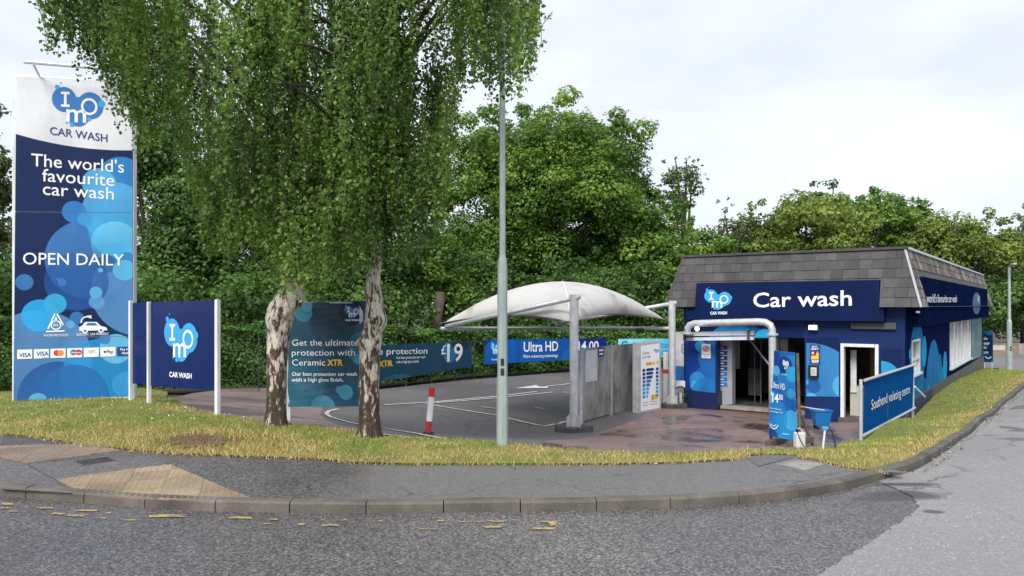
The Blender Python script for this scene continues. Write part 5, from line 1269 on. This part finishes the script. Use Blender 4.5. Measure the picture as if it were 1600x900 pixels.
bgtree('broadleaf_tree', 'tree rising past the white edge of the totem sign', -42, 340, 62, 190, 27, M['leaf_olive'], .17, 40, 480, 1, G1, 3)
bgtree('broadleaf_tree', 'dark tree just behind the right edge of the totem', 235, 345, 90, 210, 31, M['leaf_dark'], .18, 46, 420, 1, G1, 4)
bgtree('broadleaf_tree', 'dark spreading tree behind the thicker birch trunk', 390, 400, 120, 150, 33, M['leaf_dark'], .18, 46, 450, 1, G1, 5)
bgtree('broadleaf_tree', 'dark tree behind the hanging birch twigs and poster', 540, 380, 120, 170, 35, M['leaf_dark'], .19, 46, 450, 1, G1, 6)
bgtree('broadleaf_tree', 'mid green tree above the long teal fence banner', 668, 425, 78, 105, 38, M['leaf_green'], .19, 34, 480, 1, G1, 7)
bgtree('understorey_tree', 'low dark tree under the big rounded tree, near the canopy tip', 755, 455, 75, 65, 42, M['leaf_dark'], .2, 30, 520, 1, G1, 8)
bgtree('understorey_tree', 'low dark tree filling the gap under the canopy fabric', 900, 465, 110, 70, 43.5, M['leaf_dark'], .2, 38, 520, 1, G1, 9)
bgtree('understorey_tree', 'low dark tree behind the canopy post beside the building', 1035, 465, 60, 70, 43, M['leaf_dark'], .2, 28, 520, 1, G1, 19)
G2 = 'trees beyond the car wash roof'
bgtree('thin_tree', 'thin open crowned tree standing above the slate roof', 1068, 300, 46, 58, 60, M['leaf_olive'], .26, 34, 420, 1, G2, 10)
bgtree('broadleaf_tree', 'low green tree filling the gap beside the thin tree', 1105, 410, 70, 50, 58, M['leaf_green'], .27, 34, 520, 1, G2, 21)
bgtree('broadleaf_tree', 'olive tree low behind the roof, under the pale open tree', 1185, 385, 62, 52, 64, M['leaf_olive'], .28, 34, 520, 1, G2, 22)
bgtree('broadleaf_tree', 'mid green tree between the yellow green and the corner trees', 1325, 360, 62, 52, 68, M['leaf_dark'], .29, 34, 520, 1, G2, 23)
bgtree('broadleaf_tree', 'dark green tree between the corner and the olive tree', 1415, 375, 55, 66, 69, M['leaf_green'], .29, 34, 520, 1, G2, 24)
bgtree('thin_tree', 'pale open tree between the thin tree and the roof middle', 1150, 360, 52, 52, 62, M['leaf_olive'], .27, 26, 380, .7, G2, 11)
bgtree('broadleaf_tree', 'broad yellow green tree over the middle of the roof', 1262, 368, 100, 68, 60, M['leaf_yellow'], .28, 44, 520, 1, G2, 12)
bgtree('thin_tree', 'dark tree top poking above the yellow green tree', 1292, 312, 42, 44, 70, M['leaf_dark'], .3, 20, 400, .8, G2, 13)
bgtree('broadleaf_tree', 'dark green tree above the roof corner', 1372, 358, 78, 62, 65, M['leaf_green'], .29, 36, 520, 1, G2, 14)
bgtree('broadleaf_tree', 'olive tree past the roof corner', 1450, 400, 66, 78, 62, M['leaf_yellow'], .28, 34, 500, 1, G2, 15)
bgtree('broadleaf_tree', 'yellow tinged tree above the far end of the building', 1530, 408, 58, 86, 60, M['leaf_yellow'], .28, 34, 500, 1, G2, 16)
bgtree('broadleaf_tree', 'tall dark tree behind the far lamp post', 1598, 415, 60, 90, 68, M['leaf_olive'], .3, 34, 480, 1, G2, 17)
bgtree('understorey_tree', 'low green tree behind the far brick wall', 1575, 480, 70, 62, 59, M['leaf_dark'], .27, 34, 520, 1, G2, 18)
bgtree('broadleaf_tree', 'green tree at the roadside past the picture edge', 1680, 430, 70, 110, 60, M['leaf_green'], .28, 34, 480, 1, G2, 20)
# far wood behind all of it: one mass
rng = np.random.default_rng(55); L = []
for px in range(-120, 1760, 26): 
    for k in range(3): p = at(px + rng.uniform(-10, 10), rng.uniform(430, 500) - (20 if px < 700 else 0), 74 + rng.uniform(-3, 3)); L.append((p.x, p.y, p.z, rng.uniform(1.8, 3.0)))
C, Nn, tn = lobe_leaves(L, 60, rng); leaf_mesh('far_wood', C, Nn, .42, M['leaf_dark'], None, .7, 'stuff', tn)

# shaded undergrowth under the trees behind the hedge: one mass
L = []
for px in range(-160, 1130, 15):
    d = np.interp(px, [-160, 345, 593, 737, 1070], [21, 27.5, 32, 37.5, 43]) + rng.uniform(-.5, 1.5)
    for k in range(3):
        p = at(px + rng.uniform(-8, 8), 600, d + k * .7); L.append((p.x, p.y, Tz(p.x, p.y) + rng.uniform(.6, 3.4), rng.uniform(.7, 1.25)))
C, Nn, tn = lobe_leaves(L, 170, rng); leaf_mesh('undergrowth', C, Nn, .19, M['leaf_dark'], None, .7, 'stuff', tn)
# hedge along the back of the site
def hedge(name, label, line, h, wd, per, m, leaf, seed):
    rng = np.random.default_rng(seed); P_ = walk(line, .25); C, Nn = [], []
    c0 = P_[len(P_) // 2]; rt = empty(name, (c0.x, c0.y, Tz(c0.x, c0.y)), label=label, cat='hedge', group='hedges round the car park')
    for a, b_ in zip(P_, P_[1:]):
        t = (b_ - a).normalized(); nr = Vector((t.y, -t.x)); g_ = Tz(a.x, a.y); n = int(per * .25 * (h + wd))
        s = rng.uniform(0, h + wd, n); al = rng.uniform(0, .25, n); hh = h * (1 + .07 * math.sin(a.x * 2.1) + .05 * math.sin(a.x * 5.3 + 1)); bul = .12 * np.sin(s * 4 + a.x * 3) + rng.normal(0, .06, n)
        front = s < h; z_ = np.where(front, s, hh + rng.normal(0, .06, n)); dep = np.where(front, wd / 2 + bul - .12 * (s / h) ** 2, wd / 2 - (s - h)); dep = np.where(front, dep, np.clip(dep, -wd / 2, wd / 2))
        z_ = np.minimum(z_, hh + .08)
        C.append(np.stack([a.x + t.x * al + nr.x * dep, a.y + t.y * al + nr.y * dep, g_ - .05 + z_], 1))
        Nn.append(np.where(front[:, None], np.array([nr.x, nr.y, .45]), np.array([0, 0, 1.0])) + rng.normal(size=(n, 3)) * .42)
    C, Nn = np.concatenate(C), np.concatenate(Nn); leaf_mesh('foliage', C, Nn, leaf, m, rt, .75)
    b = MB(); 
    for a, b_ in zip(P_[::4], P_[4::4]):
        t = (b_ - a); g_ = Tz(a.x, a.y); b.box((a.x + t.x / 2, a.y + t.y / 2, g_ + h * .46), (t.length, wd * .55, h * .92), math.atan2(t.y, t.x))
    b.build('stems', M['bark'], rt)
hl = [at(-60, 600, 18), at(120, 600, 20.5), at(345, 600, 24), at(470, 600, 26)]
hedge('ivy_hedge', 'clipped ivy hedge behind the low navy sign', [(p.x, p.y + .3) for p in hl], 1.85, .9, 700, M['leaf_hedge'], .085, 5)
hl = [at(470, 600, 26.2), at(593, 600, 28.6), at(737, 600, 34.2), at(890, 600, 39.6), at(1070, 600, 41.2)]
hedge('ivy_hedge', 'ragged ivy growth under and over the fence banners', [(p.x, p.y + .3) for p in hl], 1.95, .9, 330, M['leaf_hedge'], .13, 6)
# old trunk by the canopy tip
x, y = at(683, 560, 36)[:2]; g_ = Tz(x, y); st = empty('tree_stump', (x, y, g_), label='pale dead tree trunk rising from the ivy by the canopy tip', cat='tree trunk')
b = MB(); b.tube([(x, y, g_ - .2), (x + .05, y, g_ + 1), (x - .03, y, g_ + 2.2), (x + .1, y, g_ + 3.6)], [.30, .27, .25, .2], 10); b.tube([(x, y, g_ + 2.0), (x + .18, y, g_ + 2.6), (x + .3, y, g_ + 3.3)], [.12, .09, .05], 8)
M['dead'] = paint('dead_wood', (.12, .09, .065), .9, .35, 5, bump=.5); b.build('trunk', M['dead'], st, smooth=True)

# ------------------------------------------------------------------ the two weeping birches
def birch(label, trunk_px, dep, seed, burl):
    rng = np.random.default_rng(seed); P_ = [at(px, py, dep + dd) for px, py, dd, r in trunk_px]; Rr = [r for *_, r in trunk_px]
    g_ = Tz(P_[0].x, P_[0].y); P_[0].z = g_ - .1
    rt = empty('birch_tree', (P_[0].x, P_[0].y, g_), label=label, cat='tree', group='weeping birches in the verge')
    # resample smoothly
    Q, QR = [], []
    for i in range(len(P_) - 1):
        n = 10
        for k in range(n):
            t = k / n; p0, p1, p2, p3 = P_[max(i - 1, 0)], P_[i], P_[i + 1], P_[min(i + 2, len(P_) - 1)]
            Q.append(.5 * ((2 * p1) + (p2 - p0) * t + (2 * p0 - 5 * p1 + 4 * p2 - p3) * t * t + (3 * p1 - p0 - 3 * p2 + p3) * t ** 3)); QR.append(Rr[i] * (1 - t) + Rr[i + 1] * t)
    Q.append(P_[-1]); QR.append(Rr[-1]); b = MB(); n = 26
    b.tube(Q, QR, n)
    for i in range(len(Q) * n):
        v = Vector(b.v[i]); c = Q[i // n]; d = v - c; zz = v.z
        k = 1 + .13 * mnoise.noise(Vector((v.x * 9, v.y * 9, v.z * 2.6))) + .12 * abs(mnoise.noise(Vector((v.x * 26, v.y * 26, v.z * 7))))
        if zz < g_ + .35: k *= 1 + .35 * ((g_ + .35 - zz) / .45) ** 2
        for (bz, br, bx) in burl:
            w_ = math.exp(-((zz - bz) / br) ** 2); k *= 1 + w_ * (.28 + .25 * (d.normalized().x * bx)) + w_ * .18 * mnoise.noise(Vector((v.x * 12, v.y * 12, v.z * 10)))
        b.v[i] = tuple(c + d * k)
    b.build('trunk', M['birch'], rt, smooth=True)
    return rt, Q
BT1, Q1 = birch('weeping birch with a swollen burr below its leaves, nearest the navy sign', [(431, 665, 0, .155), (431, 620, 0, .145), (433, 560, 0, .148), (438, 505, 0, .16), (450, 470, .0, .15), (463, 430, .05, .12), (464, 340, .1, .10), (468, 200, .1, .085), (474, 40, .1, .07), (478, -160, .1, .045), (482, -330, .1, .02)], 11.9, 21, [(1.95, .22, -1), (2.25, .2, 1)])
BT2, Q2 = birch('weeping birch with a knobbly straight trunk, nearest the lamp post', [(578, 683, 0, .155), (577, 620, 0, .15), (579, 560, 0, .14), (584, 500, 0, .135), (585, 470, 0, .12), (584, 420, 0, .105), (590, 300, 0, .085), (602, 150, 0, .075), (610, 10, 0, .065), (614, -160, 0, .045), (616, -340, 0, .02)], 11.5, 22, [(1.88, .13, 1), (1.55, .1, -1)])
# lower outline of the hanging twigs, read from the photograph (px -> row)
OUT = np.array([(46, -900), (58, 70), (70, 100), (100, 108), (140, 122), (160, 165), (182, 200), (205, 235), (240, 240), (265, 215), (300, 330), (312, 425), (350, 425), (400, 425), (440, 455), (470, 465), (500, 455), (545, 472), (575, 450), (590, 430), (612, 428), (650, 408), (690, 385), (700, 310), (715, 205), (732, 150), (750, 150), (775, 170), (800, 165), (825, 130), (842, 95), (850, 20)], float)
DN = 11.7
OX = (OUT[:, 0] - 800) / F * DN; OZ = EYE + (HOR - OUT[:, 1]) / F * DN
def twigs(rt, Q, xr, n_str, seed, side):
    """hanging strands: each leaves a limb, arches out and falls; small leaves all along it"""
    rng = np.random.default_rng(seed); C, Nn, DR, TN = [], [], [], []; tw = MB(); cx, cy = Q[30].x, Q[30].y
    # limbs
    limbs = []
    lb = MB()
    for k in range(26):
        i = int(len(Q) * rng.uniform(.58, .95)); a = Q[i]; tx = rng.uniform(*xr); ty = cy + rng.uniform(-2.6, 2.6); L_ = math.hypot(tx - a.x, ty - a.y)
        e = Vector((tx, ty, max(a.z + rng.uniform(.2, .55) * L_ - .05 * L_ * L_, np.interp(tx, OX, OZ) + 1.6 + rng.uniform(0, 1.2)))); m1 = a.lerp(e, .5) + Vector((0, 0, .22 * L_))
        pts_ = [a.lerp(m1, t).lerp(m1.lerp(e, t), t) for t in np.linspace(0, 1, 8)]; lb.tube(pts_, np.linspace(.045, .010, 8).tolist(), 6, False); limbs.append(pts_)
    lb.build('limbs', M['twig'], rt, smooth=True)
    for s in range(n_str):
        if s % 9 == 0:      # a new spray: its twigs hang together, with air between one spray and the next
            sx_, sy_ = rng.uniform(*xr), cy + np.clip(rng.normal(0, 1.25), -2.7, 2.7); su = rng.uniform(0, 1) ** 1.7
            if rng.uniform() < .12: sx_, sy_, su = cx + rng.normal(.05, .3), cy - rng.uniform(.3, .9), rng.uniform(0, .55)
            sl_ = rng.uniform(.7, 2.2); st_ = rng.normal(-.02, .16); rag = abs(rng.normal(0, .28)); ep = 800 + F * sx_ / sy_; thin = rng.uniform() < (.55 if ep > 695 else .35 if ep < 200 else .12); spr = rng.uniform(.09, .22)
        if thin and s % 9 > 3: continue
        x, y = sx_ + rng.normal(0, spr), sy_ + rng.normal(0, spr)
        zlow = EYE + (HOR - np.interp(800 + F * x / y, OUT[:, 0], OUT[:, 1])) / F * y + max(0, y - 12.2) * .25
        top = 9.4 - .09 * (x + 2.9) ** 2 - .35 * (y - 11.7) ** 2
        if top - zlow < .5: continue
        zend = zlow + su * max(0, (top - zlow) - .6) + rag + rng.exponential(.16) - .12; L_ = min(sl_ * rng.uniform(.6, 1.1), top - zend)
        if L_ < .2: continue
        ph = rng.uniform(0, 6.28); sw_ = rng.uniform(.05, .25); z0 = zend + L_; n = int(L_ / .021)
        t = np.sort(rng.uniform(0, 1, n)); drift = np.array([math.cos(ph), math.sin(ph)])
        cxs = x + drift[0] * sw_ * (np.sqrt(t) - 1) + .03 * np.sin(t * 7 + ph); cys = y + drift[1] * sw_ * (np.sqrt(t) - 1) + .03 * np.cos(t * 6 + ph); czs = z0 - L_ * t
        C.append(np.stack([cxs + rng.normal(0, .035, n), cys + rng.normal(0, .035, n), czs + rng.normal(0, .02, n)], 1))
        nn = rng.normal(size=(n, 3)); nn[:, 2] = np.abs(nn[:, 2]) * .7 + .3; Nn.append(nn); DR.append(np.column_stack([rng.normal(0, .55, n), rng.normal(0, .55, n), -np.ones(n)]))
        TN.append(np.clip(.28 + st_ + rng.normal(0, .17, n), 0, 1))
        if s % 3 == 0:
            tw.tube([(x + drift[0] * sw_ * (math.sqrt(k) - 1) + .03 * math.sin(k * 7 + ph), y + drift[1] * sw_ * (math.sqrt(k) - 1) + .03 * math.cos(k * 6 + ph), z0 - L_ * k) for k in (0, .25, .5, .75, 1)], [.006, .005, .004, .003, .002], 3, False)
    tw.build('hanging_twigs', M['twig'], rt)
    leaf_mesh('crown', np.concatenate(C), np.concatenate(Nn), .057, M['leaf_birch'], rt, .78, None, np.concatenate(TN), droop=np.concatenate(DR))
twigs(BT1, Q1, (-7.15, -2.7), 2000, 31, 0)
twigs(BT2, Q2, (-3.3, .42), 1850, 32, 1)

# ------------------------------------------------------------------ grass
def m_grass():
    t = NT('grass_blade'); p = t.pos(); a = t.n('ShaderNodeAttribute'); a.attribute_name = 'tone'; dry = t.n('ShaderNodeAttribute'); dry.attribute_name = 'dry'
    c = t.ramp(a.outputs['Fac'], [(0, (.12, .19, .03)), (.5, (.27, .33, .06)), (1, (.46, .46, .13))]); d = t.ramp(a.outputs['Fac'], [(0, (.16, .10, .05)), (.12, (.28, .18, .07)), (.5, (.55, .41, .16)), (1, (.78, .64, .30))])
    cc = t.mix(dry.outputs['Fac'], c, d); t.col(cc); t.set(Roughness=.7); t.p.inputs['Specular IOR Level'].default_value = .2
    tr = t.n('ShaderNodeBsdfTranslucent'); t.l(cc, tr.inputs[0]); q = t.n('ShaderNodeMixShader'); q.inputs[0].default_value = .3; t.l(t.p.outputs[0], q.inputs[1]); t.l(tr.outputs[0], q.inputs[2]); t.l(q.outputs[0], t.out.inputs[0]); return t.m
def grass():
    rng = np.random.default_rng(9); poly = VERGE; pts_ = []
    for (x0, x1, y0, y1, dens) in ((-13, 8.5, 8.3, 12.5, 1500), (-14, -4.4, 12.5, 17, 650), (-16, -4, 17, 24, 160), (4, 13, 12.5, 18, 600), (8, 26, 18, 45, 300)):
        n = int((x1 - x0) * (y1 - y0) * dens); q = np.stack([rng.uniform(x0, x1, n), rng.uniform(y0, y1, n)], 1); pts_.append(q[inpoly(q, poly)])
    # ragged edge spilling over the pavement and the car park
    q = []
    for ln_ in (PB, FRONT):
        for p in walk(ln_, .006):
            if -14 < p.x < 9 and p.y < 17: q.append((p.x + rng.normal(0, .035), p.y + rng.normal(-.012, .04)))
    pts_.append(np.array(q)); P_ = np.concatenate(pts_); n = len(P_)
    z = T(P_) - .012; far = np.clip(P_[:, 1] / 11, .8, 3.0); h = rng.uniform(.015, .058, n) * (1 + .7 * (rng.uniform(0, 1, n) > .93)) * np.where(P_[:, 1] < 13, 1, .9)
    brown = np.array(G(310, 690)); straw = np.array(G(360, 690))
    dry = .5 + .32 * np.sin(P_[:, 0] * 1.1 + 1.3) * np.sin(P_[:, 1] * 1.9) + .2 * np.sin(P_[:, 0] * 3.1 + P_[:, 1] * 2.3)
    ds = np.hypot((P_[:, 0] - straw[0]) / 1.3, (P_[:, 1] - straw[1]) / .8); dry += 1.1 * np.exp(-ds ** 2); h *= 1 + .9 * np.exp(-ds ** 2)
    # the strip along the pavement is parched; the bank by the building greener
    A = np.array([(p.x, p.y) for p in walk(PB[2:] + KV[:far_i], .3)])
    dist = np.min(np.hypot(P_[:, None, 0] - A[None, :, 0], P_[:, None, 1] - A[None, :, 1]), axis=1) if n < 80000 else np.concatenate([np.min(np.hypot(P_[i:i + 20000, None, 0] - A[None, :, 0], P_[i:i + 20000, None, 1] - A[None, :, 1]), axis=1) for i in range(0, n, 20000)])
    dry += np.clip(.55 - dist * .8, -.45, .55); dry += .10; dry -= .45 * (P_[:, 0] > 6) * np.clip((dist - .4) * 2, 0, 1); dry += np.array([mnoise.fractal(Vector((x, y, 0)) * 1.7, 1.0, 2.0, 4) for x, y in P_]) * .9; dry = np.clip(dry, 0.0, 1); tone = rng.uniform(0, 1, n)
    db = np.hypot((P_[:, 0] - brown[0]) / .62, (P_[:, 1] - brown[1]) / .36) + rng.normal(0, .22, n); h = np.where(db < 1, h * .75, h); tone = np.where(db < 1, tone * .12, tone); dry = np.where(db < 1, .95, dry)
    a = rng.uniform(0, 6.28, n); w_ = .0065 * far; dx, dy = np.cos(a), np.sin(a); lean = rng.normal(0, .55, (n, 2)) * h[:, None]
    B0 = np.column_stack([P_[:, 0] - dx * w_, P_[:, 1] - dy * w_, z]); B1 = np.column_stack([P_[:, 0] + dx * w_, P_[:, 1] + dy * w_, z])
    tip = np.column_stack([P_[:, 0] + lean[:, 0], P_[:, 1] + lean[:, 1], z + h]); V = np.stack([B0, B1, tip], 1).reshape(-1, 3)
    me = bpy.data.meshes.new('grass'); me.vertices.add(3 * n); me.vertices.foreach_set('co', V.ravel().astype(np.float32)); me.loops.add(3 * n); me.loops.foreach_set('vertex_index', np.arange(3 * n, dtype=np.int32))
    me.polygons.add(n); me.polygons.foreach_set('loop_start', np.arange(0, 3 * n, 3, dtype=np.int32)); me.polygons.foreach_set('loop_total', np.full(n, 3, dtype=np.int32)); me.update(calc_edges=True)
    for nm, val in (('tone', tone), ('dry', dry)): me.attributes.new(nm, 'FLOAT', 'POINT').data.foreach_set('value', np.repeat(val, 3).astype(np.float32))
    me.materials.append(m_grass()); o = bpy.data.objects.new('grass', me); COL.objects.link(o); tag(o, 'short parched grass of the verge', 'grass', kind='stuff'); return n
grass()
rng = np.random.default_rng(77); q = np.stack([rng.uniform(-9, -4, 900), rng.uniform(11.5, 15.5, 900)], 1); q = q[inpoly(q, VERGE)][:160]
C = np.column_stack([q, T(q) + .05]); leaf_mesh('clover_flowers', C, np.column_stack([rng.normal(0, .3, (len(q), 2)), np.ones(len(q))]), .032, M['can'], None, .9, 'stuff')
# fallen leaves and grit in the right-hand gutter
rng = np.random.default_rng(12); q = []
for p in walk(offset(K, -.12), .1):
    if p.x > 4.5 and p.y < 30:
        for _ in range(rng.integers(0, 3)): q.append((p.x + rng.normal(0, .06), p.y + rng.normal(0, .06)))
for p in walk(PB, .25):
    if -10 < p.x < 6:
        for _ in range(rng.integers(0, 2)): q.append((p.x + rng.normal(0, .25), p.y - abs(rng.normal(0, .3))))
q = np.array(q); C = np.column_stack([q, T(q) - np.where(q[:, 0] > 4.5, .085, .004)]); leaf_mesh('fallen_leaves', C, np.column_stack([rng.normal(0, .4, (len(q), 2)), np.ones(len(q))]), .055, m_leaf('dead_leaf', (.10, .07, .04), (.26, .2, .13), (.5, .44, .36), .1), None, .6, 'stuff')
